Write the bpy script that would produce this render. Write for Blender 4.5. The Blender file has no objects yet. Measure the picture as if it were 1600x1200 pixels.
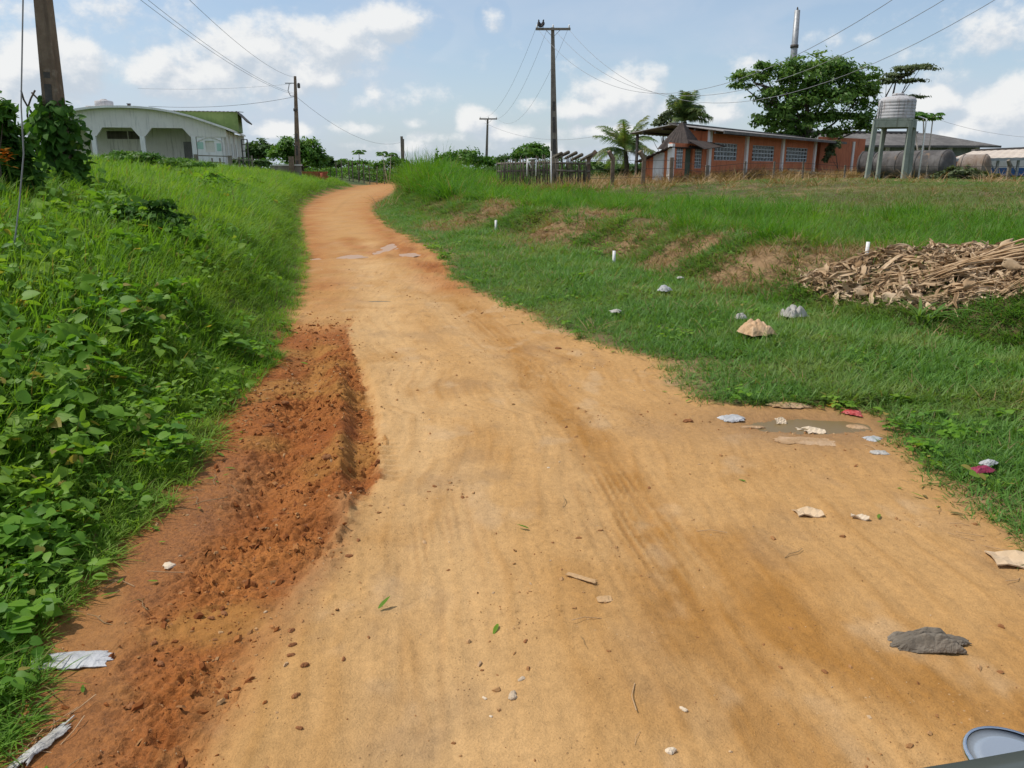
import bpy, math, random
import numpy as np
from mathutils import Vector, Matrix, Euler

random.seed(7); rng = np.random.default_rng(7)
sc = bpy.context.scene
COL = sc.collection

# ------------------------------------------------------------------ camera
CAM_H = 1.6
F_PX = 1209.0                      # focal length in pixels of the 1600 px wide photograph
PITCH = math.atan((600 - 265) / F_PX)
cam_d = bpy.data.cameras.new('camera'); cam = bpy.data.objects.new('camera', cam_d); COL.objects.link(cam)
cam.location = (0, 0, CAM_H); cam.rotation_euler = (math.pi / 2 - PITCH, 0, 0)
cam_d.sensor_width = 36; cam_d.lens = 36 * F_PX / 1600; cam_d.clip_start = 0.05; cam_d.clip_end = 5000
sc.camera = cam
FWD = np.array((0, math.cos(PITCH), -math.sin(PITCH))); UPV = np.array((0, math.sin(PITCH), math.cos(PITCH)))

# ------------------------------------------------------------------ light
SUN_EL, SUN_AZ = 57.0, -84.0       # azimuth from +Y, negative = to the left of the road
EXPOSURE = 0.42
sun_dir = Vector((math.sin(math.radians(SUN_AZ)) * math.cos(math.radians(SUN_EL)),
                  math.cos(math.radians(SUN_AZ)) * math.cos(math.radians(SUN_EL)), math.sin(math.radians(SUN_EL))))
sl = bpy.data.lights.new('sun', 'SUN'); sl.energy = 2.9; sl.angle = math.radians(1.2); sl.color = (1, .95, .87)
so = bpy.data.objects.new('sun', sl); COL.objects.link(so)
so.rotation_euler = (-sun_dir).to_track_quat('-Z', 'Y').to_euler()
vs = sc.view_settings
vs.view_transform = 'Standard'; vs.look = 'None'; vs.gamma = 1; vs.use_curve_mapping = False; vs.exposure = EXPOSURE
SKY_STRENGTH = 0.10

def pix_dir(px, py):
    d = FWD + np.array((1, 0, 0)) * ((px - 800) / F_PX) - UPV * ((py - 600) / F_PX)
    return d / np.linalg.norm(d)

class N:                            # small node helper
    def __init__(s, tree): s.t = tree
    def new(s, typ, **kw):
        n = s.t.nodes.new(typ)
        for k, v in kw.items(): setattr(n, k, v)
        return n
    def put(s, sock, v):
        if hasattr(v, 'is_output') or hasattr(v, 'links'): s.t.links.new(v, sock)
        elif v is not None: sock.default_value = v
    def math(s, op, a, b=None, clamp=False, c=None):
        n = s.new('ShaderNodeMath', operation=op, use_clamp=clamp)
        s.put(n.inputs[0], a); s.put(n.inputs[1], b); s.put(n.inputs[2], c)
        return n.outputs[0]
    def vmath(s, op, a, b=None, scale=None):
        n = s.new('ShaderNodeVectorMath', operation=op)
        s.put(n.inputs[0], a); s.put(n.inputs[1], b)
        if scale is not None: s.put(n.inputs['Scale'], scale)
        return n.outputs['Value'] if op in ('LENGTH', 'DOT_PRODUCT', 'DISTANCE') else n.outputs[0]
    def noise(s, vec, scale, detail=4, rough=.55, dist=0.0):
        n = s.new('ShaderNodeTexNoise'); s.put(n.inputs['Vector'], vec)
        n.inputs['Scale'].default_value = scale; n.inputs['Detail'].default_value = detail
        n.inputs['Roughness'].default_value = rough; n.inputs['Distortion'].default_value = dist
        return n.outputs['Fac']
    def ramp(s, fac, pts):
        n = s.new('ShaderNodeValToRGB'); s.put(n.inputs[0], fac); e = n.color_ramp.elements
        while len(e) < len(pts): e.new(.5)
        for el, (p, c) in zip(e, pts):
            el.position = p; el.color = (c, c, c, 1) if not hasattr(c, '__len__') else (*c[:3], 1)
        return n.outputs[0]
    def mix(s, fac, a, b, blend='MIX'):
        n = s.new('ShaderNodeMix', data_type='RGBA', blend_type=blend)
        s.put(n.inputs[0], fac); 
        for sock, v in ((n.inputs[6], a), (n.inputs[7], b)):
            s.put(sock, (*v[:3], 1) if isinstance(v, (tuple, list)) else v)
        return n.outputs[2]
    def smooth(s, v, lo, hi):
        n = s.new('ShaderNodeMapRange', interpolation_type='SMOOTHSTEP'); s.put(n.inputs[0], v)
        n.inputs[1].default_value = lo; n.inputs[2].default_value = hi
        return n.outputs[0]

# ------------------------------------------------------------------ sky with cumulus
world = bpy.data.worlds.new('World'); sc.world = world; world.use_nodes = True
wt = world.node_tree; wt.nodes.clear(); w = N(wt)
# cumulus: photo position (x, y), half width, half height in photo pixels, fullness
CLOUDS = [(520, 70, 95, 44, 1.0), (400, 92, 90, 52, 1.0), (610, 42, 62, 30, .85), (300, 118, 110, 38, 1.0), (90, 100, 85, 50, 1.0), (5, 120, 70, 66, .85), (230, 128, 60, 22, .7), (470, 118, 90, 22, .7),
          (970, 150, 70, 40, 1.05), (1015, 135, 40, 32, .8), (912, 172, 46, 22, .8), (830, 164, 24, 16, .7), (1040, 165, 30, 26, .7),
          (742, 192, 38, 26, .9), (785, 206, 48, 16, .8), (700, 214, 60, 12, .6), (600, 150, 150, 40, .30), (880, 110, 130, 50, .28), (1250, 130, 160, 50, .30), (560, 228, 200, 12, .45), (900, 230, 220, 12, .45), (1575, 175, 56, 46, 1.05), (1540, 195, 60, 28, .8), (1455, 165, 40, 28, .9), (650, 192, 30, 9, .42), (440, 205, 56, 14, .7), (565, 202, 46, 14, .75),
          (940, 205, 70, 18, .9), (1520, 212, 120, 14, .6), (1130, 168, 60, 26, .75), (770, 32, 20, 24, .48), (60, 30, 150, 46, .5), (190, 28, 110, 44, .5), (1540, 55, 130, 46, .42), (1330, 60, 90, 34, .36), (1500, 120, 90, 26, .36)]
def density_group():
    g = bpy.data.node_groups.new('cloud_density', 'ShaderNodeTree')
    g.interface.new_socket('Vector', in_out='INPUT', socket_type='NodeSocketVector')
    g.interface.new_socket('Density', in_out='OUTPUT', socket_type='NodeSocketFloat')
    h = N(g); gi = h.new('NodeGroupInput'); go = h.new('NodeGroupOutput'); v = gi.outputs[0]
    total = None
    for (px, py, rx, ry, k) in CLOUDS:
        c = pix_dir(px, py); r = rx / F_PX; q = ry / F_PX
        d = h.vmath('SUBTRACT', v, tuple(c)); d = h.vmath('MULTIPLY', d, (1 / r, 1 / r, 1 / q))
        l = h.vmath('LENGTH', d)
        m = h.math('MULTIPLY', h.smooth(l, 1.7, 0.0), k)
        total = m if total is None else h.math('MAXIMUM', total, m)
    # the rest of the sky carries the same kind of scattered cumulus
    sv = h.vmath('MULTIPLY', v, (1, 1, 2.2))
    wide = h.smooth(h.noise(sv, 2.3, 3), .44, .66)
    sep = h.new('ShaderNodeSeparateXYZ'); h.put(sep.inputs[0], v)
    off = h.smooth(h.math('DIVIDE', h.math('ABSOLUTE', sep.outputs[0]), h.math('MAXIMUM', sep.outputs[1], .01)), .66, .9)
    off = h.math('MAXIMUM', off, h.smooth(sep.outputs[2], .24, .4))
    total = h.math('MAXIMUM', total, h.math('MULTIPLY', wide, off))
    pv = h.vmath('MULTIPLY', v, (1, 1, 1.35))
    n1 = h.noise(pv, 17, 6, .58); n2 = h.noise(pv, 70, 4, .65)
    vo = h.new('ShaderNodeTexVoronoi', feature='F1'); h.put(vo.inputs['Vector'], pv); vo.inputs['Scale'].default_value = 30
    bil = h.math('SUBTRACT', .55, vo.outputs['Distance'])
    nn = h.math('ADD', h.math('MULTIPLY', h.math('SUBTRACT', n1, .5), 1.9), h.math('MULTIPLY', h.math('SUBTRACT', n2, .5), .45))
    nn = h.math('ADD', nn, h.math('MULTIPLY', bil, .30))
    dens = h.math('SUBTRACT', h.math('ADD', h.math('MULTIPLY', total, 1.0), h.math('MULTIPLY', nn, .78)), .30)
    dens = h.math('MULTIPLY', dens, h.smooth(total, .02, .18))
    h.put(go.inputs[0], dens)
    return g
DG = density_group()
tc = w.new('ShaderNodeTexCoord'); V = tc.outputs['Generated']
sky = w.new('ShaderNodeTexSky', sky_type='NISHITA'); sky.sun_disc = False
sky.sun_elevation = math.radians(SUN_EL); sky.sun_rotation = math.radians(SUN_AZ)
sky.air_density = 1.0; sky.dust_density = .6; sky.ozone_density = 1.8
def dens_at(vec):
    n = w.new('ShaderNodeGroup', node_tree=DG); w.put(n.inputs[0], vec); return n.outputs[0]
d0 = dens_at(V)
d1 = dens_at(w.vmath('ADD', V, (-.008, 0, .013)))
alpha = w.smooth(d0, -.10, .42)
lit = w.smooth(w.math('SUBTRACT', d0, d1), -.34, .30)
sepw = w.new('ShaderNodeSeparateXYZ'); w.put(sepw.inputs[0], V)
K = 2 ** -EXPOSURE / SKY_STRENGTH
cloud_col = w.ramp(lit, [(0, (.57, .64, .72)), (.40, (.69, .735, .785)), (.70, (.78, .805, .835)), (1.0, (.90, .905, .90))])
cloud_col = w.vmath('SCALE', cloud_col, None, scale=K)
# thin high veil and the milky humid band at the horizon
veil = w.smooth(w.noise(w.vmath('MULTIPLY', V, (1, 1, 3.0)), 2.6, 5, .6, .4), .40, .72)
veil = w.math('MULTIPLY', veil, .60)
hz = w.math('POWER', w.math('SUBTRACT', 1.0, w.math('MAXIMUM', sepw.outputs[2], 0.0), True), 9.0)
base = w.mix(w.math('MULTIPLY', hz, .85), sky.outputs[0], tuple(c * K for c in (.46, .555, .675)))
base = w.mix(w.math('ADD', veil, .12), base, tuple(c * K for c in (.56, .645, .775)))
skyc = w.mix(w.math('MULTIPLY', alpha, .94), base, cloud_col)
bg = w.new('ShaderNodeBackground'); w.put(bg.inputs[0], skyc); bg.inputs[1].default_value = SKY_STRENGTH
wo = w.new('ShaderNodeOutputWorld'); wt.links.new(bg.outputs[0], wo.inputs[0])
world.cycles.sampling_method = 'MANUAL'; world.cycles.sample_map_resolution = 512

# ------------------------------------------------------------------ materials
def mat_new(name):
    m = bpy.data.materials.new(name); m.use_nodes = True; m.node_tree.nodes.clear()
    return m, N(m.node_tree)
def finish(m, h, shader):
    o = h.new('ShaderNodeOutputMaterial'); m.node_tree.links.new(shader, o.inputs[0]); return m
def principled(h, col, rough=.8, spec=.3, metal=0, normal=None):
    p = h.new('ShaderNodeBsdfPrincipled')
    h.put(p.inputs['Base Color'], (*col[:3], 1) if isinstance(col, (tuple, list)) else col)
    h.put(p.inputs['Roughness'], rough); p.inputs['Specular IOR Level'].default_value = spec; h.put(p.inputs['Metallic'], metal)
    if normal: h.put(p.inputs['Normal'], normal)
    return p
def bump(h, height, strength=.4, dist=.02, normal=None):
    b = h.new('ShaderNodeBump'); h.put(b.inputs['Height'], height); b.inputs['Strength'].default_value = strength; b.inputs['Distance'].default_value = dist
    if normal: h.put(b.inputs['Normal'], normal)
    return b.outputs[0]
def worn(name, c1, c2, scale=3, rough=.85, bscale=25, bstr=.25, spec=.25, metal=0, streak=None, c3=None):
    """painted / weathered surface: two colours mixed by noise, optional vertical streak colour"""
    m, h = mat_new(name); P = h.new('ShaderNodeTexCoord').outputs['Object']
    n = h.noise(P, scale, 6, .62); c = h.mix(h.smooth(n, .35, .65), c1, c2)
    if streak:
        s = h.noise(h.vmath('MULTIPLY', P, (6, 6, .5)), 1.2, 5, .65)
        c = h.mix(h.math('MULTIPLY', h.smooth(s, .5, .72), .8), c, streak)
    if c3: c = h.mix(h.math('MULTIPLY', h.smooth(h.noise(P, scale * 2.7, 5, .6), .55, .7), .75), c, c3)
    b = bump(h, h.noise(P, bscale, 4, .6), bstr, .02)
    return finish(m, h, principled(h, c, rough, spec, metal, b).outputs[0])
def foliage(name, c1, c2, c3=None, trans=.35, rough=.55, spec=.25, patch=1.5, tint=None, veins=False):
    """leaf material: colour varies per instance, per leaf and in soft patches; light passes through"""
    m, h = mat_new(name)
    oi = h.new('ShaderNodeObjectInfo').outputs['Random']; isl = h.new('ShaderNodeNewGeometry')
    r = h.math('FRACT', h.math('ADD', oi, isl.outputs['Random Per Island']))
    pos = isl.outputs['Position']
    c = h.mix(r, c1, c2)
    if c3: c = h.mix(h.smooth(h.noise(pos, patch, 3), .45, .68), c, c3)
    if tint: c = h.mix(h.smooth(h.math('FRACT', h.math('MULTIPLY', r, 7.31)), .945, .975), c, tint)
    p = principled(h, c, rough, spec)
    t = h.new('ShaderNodeBsdfTranslucent'); h.put(t.inputs[0], h.mix(1.0, c, (1.25, 1.2, .55), 'MULTIPLY'))
    mx = h.new('ShaderNodeMixShader'); mx.inputs[0].default_value = trans
    m.node_tree.links.new(p.outputs[0], mx.inputs[1]); m.node_tree.links.new(t.outputs[0], mx.inputs[2])
    return finish(m, h, mx.outputs[0])

# ------------------------------------------------------------------ numpy gradient noise
_perm = rng.permutation(512).astype(np.int64)
_ang = rng.random(512) * 2 * np.pi; _gx, _gy = np.cos(_ang), np.sin(_ang)
def pnoise(x, y):
    xi = np.floor(x).astype(np.int64); yi = np.floor(y).astype(np.int64); xf = x - xi; yf = y - yi
    u = xf * xf * xf * (xf * (xf * 6 - 15) + 10); v = yf * yf * yf * (yf * (yf * 6 - 15) + 10)
    def g(ix, iy, fx, fy):
        k = _perm[(_perm[ix & 511] + iy) & 511]; return _gx[k] * fx + _gy[k] * fy
    a = g(xi, yi, xf, yf); b = g(xi + 1, yi, xf - 1, yf); c = g(xi, yi + 1, xf, yf - 1); d = g(xi + 1, yi + 1, xf - 1, yf - 1)
    return (a + u * (b - a)) + v * ((c + u * (d - c)) - (a + u * (b - a)))
def fbm(x, y, o=4, rough=.5):
    x = np.asarray(x, float); y = np.asarray(y, float)
    s = np.zeros(np.broadcast(x, y).shape); a = 1.0; t = 0
    for i in range(o):
        s = s + a * pnoise(x * 2 ** i + 17.3 * i, y * 2 ** i - 9.1 * i); t += a; a *= rough
    return s / t
def sst(v, a, b):
    t = np.clip((v - a) / (b - a), 0, 1); return t * t * (3 - 2 * t)

# ------------------------------------------------------------------ terrain
def flat(px, py):
    """the point of the level ground (z = 0) that the photograph shows at this pixel"""
    d = pix_dir(px, py); t = -CAM_H / d[2]; return d[0] * t, d[1] * t
_L = [flat(*p) for p in [(600, 285), (556, 292), (520, 300), (490, 312), (474, 326), (470, 342), (476, 368), (483, 400), (482, 440), (472, 480), (455, 520), (440, 560),
                         (405, 600), (362, 650), (345, 700), (318, 740), (258, 800), (205, 850), (165, 900), (104, 960), (70, 1010), (62, 1060), (45, 1130), (5, 1200)]]
_R = [flat(*p) for p in [(650, 285), (628, 294), (606, 304), (584, 318), (580, 330), (598, 350), (640, 374), (680, 398), (702, 440), (740, 458), (800, 484), (868, 522), (955, 548), (1022, 566),
                         (1025, 600), (1085, 632), (1230, 632), (1345, 645), (1392, 690), (1420, 745), (1500, 800), (1585, 856)]]
_L = _L + [(-1.35, .9), (-1.2, 0), (-1.2, -40)]; _R = _R + [(2.3, 2.7), (2.3, 2.0), (2.2, 0), (2.2, -40)]
_L = [(-34, 320), (-22, 160)] + _L; _R = [(-28, 320), (-17, 160)] + _R
_La = np.array(sorted(_L, key=lambda p: p[1])); _Ra = np.array(sorted(_R, key=lambda p: p[1]))
def XL(y): return np.interp(y, _La[:, 1], _La[:, 0]) + .05 * fbm(np.asarray(y) * 2.3, 3.1, 3) * np.clip(np.asarray(y) / 4, .4, 3)
def XR(y): return np.interp(y, _Ra[:, 1], _Ra[:, 0]) + .07 * fbm(np.asarray(y) * 2.1, 8.7, 3) * np.clip(np.asarray(y) / 4, .4, 3)
def base_h(x, y):
    x = np.asarray(x, float); y = np.asarray(y, float)
    xl, xr = XL(y), XR(y)
    dl = np.maximum(xl - x, 0); dr = np.maximum(x - xr, 0)
    near = .45 + .55 * sst(y, 1.5, 9)
    far = 1 - .55 * sst(y, 45, 95)
    zl = 1.78 * (1 - np.exp(-dl / 2.9)) * sst(dl, -.1, .9) * near * far
    foot = np.interp(y, [0, 12, 23, 35, 60], [3.4, 3.2, 1.8, .8, .5])
    zr = .05 * np.clip(dr / 2, 0, 1) + .45 * sst(dr, foot, foot + 1.7) + .52 * sst(dr, foot + 1.5, foot + 20)
    # mound where the tall grass grows at the bend
    zr = zr + .75 * np.exp(-(((x + 4.6) / 3.4) ** 2 + ((y - 45) / 12) ** 2)) * sst(dr, 0, 2)
    zr = zr * (1 - .5 * sst(y, 75, 140))
    zr = zr + .13 * sst(dr, foot, foot + .8) * sst(-dr, -foot - 3.2, -foot - 1.2) * (1 + 2.2 * fbm(x * .8, y * .6, 3))
    amp = sst(dl + dr, .2, 2)
    hum = .10 * fbm(x * .55, y * .55, 3) + .25 * fbm(x * .09 + 5, y * .09, 2) * sst(y, 6, 30) * sst(dl + dr, 1, 8)
    return zl + zr + amp * hum
def seg_dist(x, y, pts):
    """distance to a polyline and the signed side"""
    best = np.full(np.shape(x), 1e9); side = np.zeros(np.shape(x)); par = np.zeros(np.shape(x))
    for i in range(len(pts) - 1):
        (ax, ay), (bx, by) = pts[i], pts[i + 1]; ex, ey = bx - ax, by - ay; L2 = ex * ex + ey * ey
        t = np.clip(((x - ax) * ex + (y - ay) * ey) / L2, 0, 1)
        dx, dy = x - ax - t * ex, y - ay - t * ey; d = np.hypot(dx, dy); m = d < best
        best = np.where(m, d, best); side = np.where(m, np.sign(ex * dy - ey * dx), side); par = np.where(m, (i + t) / (len(pts) - 1), par)
    return best, side, par
P = lambda *pts: [flat(*p) for p in pts]
MUD_EDGE = P((545, 512), (560, 560), (588, 635), (596, 690), (600, 740), (560, 800), (535, 860), (440, 960), (370, 1060), (320, 1150), (285, 1210), (240, 1300))
RIDGE = P((520, 560), (530, 640), (532, 700), (540, 770), (538, 830), (520, 870), (425, 985), (368, 1055))
RUT_A = P((548, 560), (566, 610), (572, 650), (566, 720), (556, 780))
RUT_B = P((490, 545), (470, 620), (455, 690), (400, 800), (320, 900))
TREAD = P((598, 690), (600, 715), (604, 742))
TRACKS = [P((640, 430), (720, 490), (830, 590), (920, 700), (1010, 830), (1150, 1010), (1290, 1210)),
          P((565, 380), (590, 470), (640, 600), (670, 760), (690, 900), (700, 1100), (705, 1220))]
OCHRE = [P((700, 450), (800, 545), (860, 612), (950, 720), (1010, 830), (1100, 960), (1180, 1080), (1290, 1220)),
         P((1110, 850), (1200, 960), (1330, 1040), (1500, 1110), (1620, 1160))]
RED_R = P((572, 332), (590, 356), (622, 384), (655, 400), (688, 428)); RED_L = P((505, 308), (480, 335), (484, 375), (492, 398)); RED_M = P((540, 372), (570, 392), (610, 400))
WETBAY = [flat(1265, 662), flat(1350, 672)]
PUDDLES = [(flat(545, 399), .30, .40), (flat(607, 385), .20, 1.1), (flat(640, 397), .22, .32), (flat(497, 402), .16, .3), (flat(1262, 660), .52, .20), (flat(594, 466), .30, .10)]

def near_detail(x, y):
    """height of ruts, clods, wheel tracks on the bare earth and the colour weights that go with them"""
    n = len(x); z = np.zeros(n)
    xl, xr = XL(y), XR(y)
    inroad = sst(x, xl - .25, xl + .05) * sst(-x, -xr - .25, -xr + .05)
    de, side, par = seg_dist(x, y, MUD_EDGE)
    wob = .10 * fbm(x * 3, y * 3, 3)
    mud = sst(np.where(side < 0, 1, -1) * -1 * de + wob, -.03, .10)      # 1 on the churned left part
    left_of = (x < np.interp(y, [p[1] for p in MUD_EDGE[::-1]], [p[0] for p in MUD_EDGE[::-1]]) + wob)
    dd = np.where(left_of, de, -de) + .07 * fbm(x * 8, y * 8, 4, .65)
    ystart = MUD_EDGE[0][1]
    soft = .16 * sst(-y, -3.5, -2.4); mud = sst(dd, -.015 - soft, .06 + soft * .6) * sst(y, ystart + .9, ystart - .5)
    calm = sst(x - xl, .02, .26) * 1.0                                      # washed smooth mud beside the grass
    calm = np.maximum(calm, .12) * np.where(y < 3.4, sst(x - xl, .12, .42) * .9 + .1, 1)
    rough = mud * calm * (.30 + .70 * sst(fbm(x * 1.9 + 15, y * 1.4, 3), -.16, .16))
    cl = fbm(x * 4.2, y * 4.2, 5, .62); cl2 = np.abs(fbm(x * 9 + 3, y * 9, 4, .6)); cl3 = fbm(x * 21, y * 21, 3, .6)
    z += rough * (.070 * cl + .042 * (.28 - cl2) + .035 * cl3 + .03 * np.maximum(fbm(x * 38, y * 38, 2), 0))
    z += rough * (.022 * (np.abs(fbm(x * 16, y * 16, 3, .6)) - .12) + .017 * fbm(x * 42, y * 42, 2)) + mud * .006 * fbm(x * 30 + 4, y * 30, 2)
    z += rough * (  .030 * fbm(x * 7 + 7, y * 12, 3) + .016 * np.sign(cl3) * np.abs(cl3) ** .6); z -= .012 * mud
    dr_, s_, p_ = seg_dist(x, y, RIDGE); w_ = .055 + .02 * fbm(x * 5, y * 5, 2)
    ends = sst(p_, 0, .12) * sst(-p_, -1, -.7)
    z += .036 * np.exp(-(dr_ / w_) ** 2) * ends * (1 + 1.5 * fbm(x * 10, y * 10, 3)) * np.where(y < 3.3, .5, 1)
    ra, sa, pa = seg_dist(x, y, RUT_A); z -= .055 * np.exp(-(ra / .085) ** 4) * sst(pa, 0, .1) * sst(-pa, -1, -.85); z += .022 * np.exp(-((ra - .14) / .05) ** 2) * sst(pa, 0, .15) * mud
    # tread print: cross bars in the rut and beside it
    bars = .5 + .5 * np.sign(np.sin(y * 2 * np.pi / .075 + 6 * ra))
    z += .010 * bars * np.exp(-(ra / .08) ** 4) * sst(pa, 0, .1)
    ta, sa2, tp = seg_dist(x, y, TREAD); z -= .018 * bars * np.exp(-(ta / .075) ** 4); 
    rb, sb, pb = seg_dist(x, y, RUT_B); z -= .07 * np.exp(-(rb / .15) ** 2) * (1 + .5 * fbm(x * 6, y * 6, 2)) * sst(-pb, -1, -.8)
    # firm road: faint wheel tracks running along it, small grain
    och = np.zeros(n)
    for t in OCHRE:
        d, _, p = seg_dist(x, y, t); och = np.maximum(och, np.exp(-(d / (.20 + .12 * fbm(x * 1.5, y * 1.5, 2))) ** 2))
    pale = np.zeros(n)
    for t in TRACKS:
        d, _, p = seg_dist(x, y, t); pale = np.maximum(pale, np.exp(-((d - .0) / .34) ** 2)); z -= .018 * np.exp(-(d / .26) ** 2) * (1 - mud)
    tread = np.zeros(n)
    for t in TRACKS + [OCHRE[0]]:
        d, sd, p = seg_dist(x, y, t); s_ = d * sd; tread += np.exp(-(d / .30) ** 4) * fbm(s_ * 26 + 3, p * 5, 3) + .5 * np.exp(-(d / .16) ** 4) * np.sign(np.sin(s_ * 150)) * sst(fbm(x * 1.2, y * .8 + 7, 2), -.05, .2) * .35
    tread *= (.15 + .85 * sst(fbm(x * .8 + 31, y * .45, 3), -.08, .22)) * (1 + .8 * fbm(x * 6, y * 3, 2))
    z += .006 * tread * (1 - mud) * inroad
    u = x - (xl + xr) / 2
    along = fbm(u * 14, y * 1.1, 3)                                        # streaks drawn out along the road
    z += (1 - mud) * inroad * (.010 * along + .012 * fbm(x * 2.2, y * 2.2, 3) + .006 * fbm(x * 17, y * 17, 3) + .010 * och * fbm(x * 9, y * 9, 3))
    grit = np.maximum(fbm(x * 30, y * 30, 2) - .22, 0) * sst(fbm(x * 1.3 + 40, y * 1.3, 2), -.1, .25); z += (1 - mud) * inroad * .05 * grit
    # red churned soil along both verges and round the puddles, further off
    edge = np.exp(-((x - xl) / (.32 + .02 * y)) ** 2) * sst(y, 8.2, 10) + np.exp(-((xr - x) / (.28 + .022 * y)) ** 2) * sst(y, 9.5, 11)
    pud = np.zeros(n)
    for pl_, w_r in ((RED_R, .42), (RED_L, .28), (RED_M, .30)): pud = np.maximum(pud, np.exp(-(seg_dist(x, y, pl_)[0] / w_r) ** 2))
    for (c, ra_, rb_) in PUDDLES[:4]:
        pud = np.maximum(pud, np.exp(-(((x - c[0]) / (ra_ * 1.7)) ** 2 + ((y - c[1]) / (rb_ * 1.9)) ** 2)))
    red = np.clip(np.maximum(mud, np.maximum(edge * .85, pud) * (.70 + .9 * fbm(x * 1.1, y * .5, 3))), 0, 1)
    z += .05 * (edge + pud) * (1 - mud) * fbm(x * 3.5, y * 1.8, 4) * sst(y, 8, 10)
    z += .030 * sum(np.exp(-(((x - c[0]) / (ra_ * 1.6)) ** 2 + ((y - c[1]) / (rb_ * 1.6)) ** 2)) for c, ra_, rb_ in PUDDLES[:4]) * fbm(x * 6, y * 2.6, 3)
    for (c, ra_, rb_) in PUDDLES:
        q = ((x - c[0]) / ra_) ** 2 + ((y - c[1]) / rb_) ** 2
        z -= .05 * np.exp(-q * .9)
    bay = np.exp(-(((x - WETBAY[0][0]) / .75) ** 2 + ((y - WETBAY[0][1]) / .55) ** 2))
    wash = mud * sst(-(x - xl), -.45, -.2) * sst(-y, -4.6, -3.8)          # smooth, wetter silt by the grass edge
    return z, dict(mud=mud, red=red, och=och, pale=pale, inroad=inroad, tread=tread, bay=bay, wash=wash, along=along, ridge=np.exp(-(dr_ / .07) ** 2) * ends)

BARE = [(-1.75, 22.3, .95, 2.2), (-.35, 22.6, .9, 1.5), (.9, 17.2, 1.15, 1.9), (1.9, 18.6, 1.2, 1.6), (2.3, 14.6, .7, .9), (2.75, 12.4, .8, .8), (3.25, 10.7, .8, .7), (3.9, 10.1, .9, .6), (3.1, 19.5, .8, 1.0)]
def bare_w(x, y):
    """where the low bank has broken open: bare brown earth and straw"""
    w_ = np.zeros(np.shape(x))
    for bx, by, rx_, ry_ in BARE: w_ = np.maximum(w_, np.exp(-((((x - bx) / rx_) ** 2 + ((y - by) / ry_) ** 2) ** 1.5)))
    return np.clip(w_ * (1 + 1.3 * fbm(x * 1.6, y * 1.2, 3)), 0, 1)

def grow(start, step, g, end):
    out = [start]
    while abs(out[-1]) < abs(end) or out[-1] * end < 0:
        out.append(out[-1] + step); step *= g
        if len(out) > 2000: break
    return out[1:]
STEP = .0102
xs = np.array(sorted([-v for v in grow(2.5, STEP, 1.07, 620)]) + list(np.arange(-2.5, 2.9, STEP)) + grow(2.9, STEP, 1.07, 620))
ys = np.array(sorted([v for v in np.array([2 * 1.3 - v for v in grow(1.3, .03, 1.13, 700)])]) + list(np.arange(1.3, 6.6, STEP)) + grow(6.6, STEP, 1.026, 1500))
X, Y = np.meshgrid(xs, ys); nx, ny = len(xs), len(ys)
xf, yf = X.ravel(), Y.ravel(); zf = base_h(xf, yf)
sel = (np.abs(xf) < 22) & (yf > 1.0) & (yf < 130)
det, wts = near_detail(xf[sel], yf[sel])
inr = np.zeros(len(xf)); inr[sel] = wts['inroad']
zf[sel] += det
# colours of the bare soil
lerp = lambda a, b, t: a + (b - a) * t[:, None]
C_sand = np.array((.450, .252, .092)); C_pale = np.array((.54, .335, .150)); C_och = np.array((.335, .158, .036)); C_red = np.array((.275, .082, .016)); C_red2 = np.array((.39, .145, .034))
C_soil = np.array((.095, .072, .030)); C_dry = np.array((.26, .165, .085))
col = np.tile(C_soil, (len(xf), 1)); wet = np.zeros(len(xf))
X1, Y1 = xf[sel], yf[sel]; c = np.tile(C_sand, (len(X1), 1))
c = lerp(c, C_pale, np.clip(wts['pale'] * .8 + .55 * fbm(X1 * .9, Y1 * .5, 3), 0, 1))
c = lerp(c, C_och, np.clip(wts['och'] * (.75 + .6 * fbm(X1 * 2, Y1 * 1.2, 3)) + .55 * np.maximum(wts['along'], 0) * 1.5 + .40 * sst(fbm(X1 * 1.4 + 9, Y1 * 1.0, 4), .05, .3), 0, 1))
grey = sst(fbm(X1 * 1.7 - 30, Y1 * 1.1, 4), .08, .35) * .5 + .45 * sst(fbm(X1 * 6, Y1 * 3.5, 4), .06, .3) * sst(fbm(X1 * 1.1 + 60, Y1 * .7, 2), -.05, .2); c = lerp(c, np.array((.255, .165, .092)), np.clip(grey, 0, .8) * .55); c = lerp(c, np.array((.48, .315, .165)), .6 * sst(fbm(X1 * 2.6 + 80, Y1 * 1.6, 4), .14, .34))
rr = lerp(np.tile(C_red, (len(X1), 1)), C_red2, np.clip(.45 + 1.3 * fbm(X1 * 2.2, Y1 * 2.2, 4), 0, 1))
rr = lerp(rr, C_och, sst(fbm(X1 * 1.5 + 21, Y1 * 1.5, 3), .02, .22) * .75)
c = lerp(c, np.array((.50, .305, .130)), np.clip(wts['tread'] * .8, 0, .5)); c = lerp(c, np.array((.27, .135, .045)), np.clip(-wts['tread'] * .8, 0, .4))
c = lerp(c, rr, np.clip(wts['red'], 0, 1))
c = lerp(c, np.array((.36, .20, .085)), wts['ridge'] * .5 * (Y1 < 3.6))
c = lerp(c, np.array((.30, .130, .040)), wts['wash'] * .6)
c = lerp(c, np.array((.22, .115, .048)), wts['bay'] * .75)
verge = sst(np.maximum(XL(Y1) - X1, X1 - XR(Y1)) + .12 * fbm(X1 * 4, Y1 * 4, 3), -.02, .32)
dryp = sst(fbm(X1 * .35 + 3, Y1 * .35, 3), .05, .3)
dryp = np.maximum(dryp, bare_w(X1, Y1))
soil = lerp(np.tile(C_soil, (len(X1), 1)), C_dry, dryp * (X1 > XR(Y1)))
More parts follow.
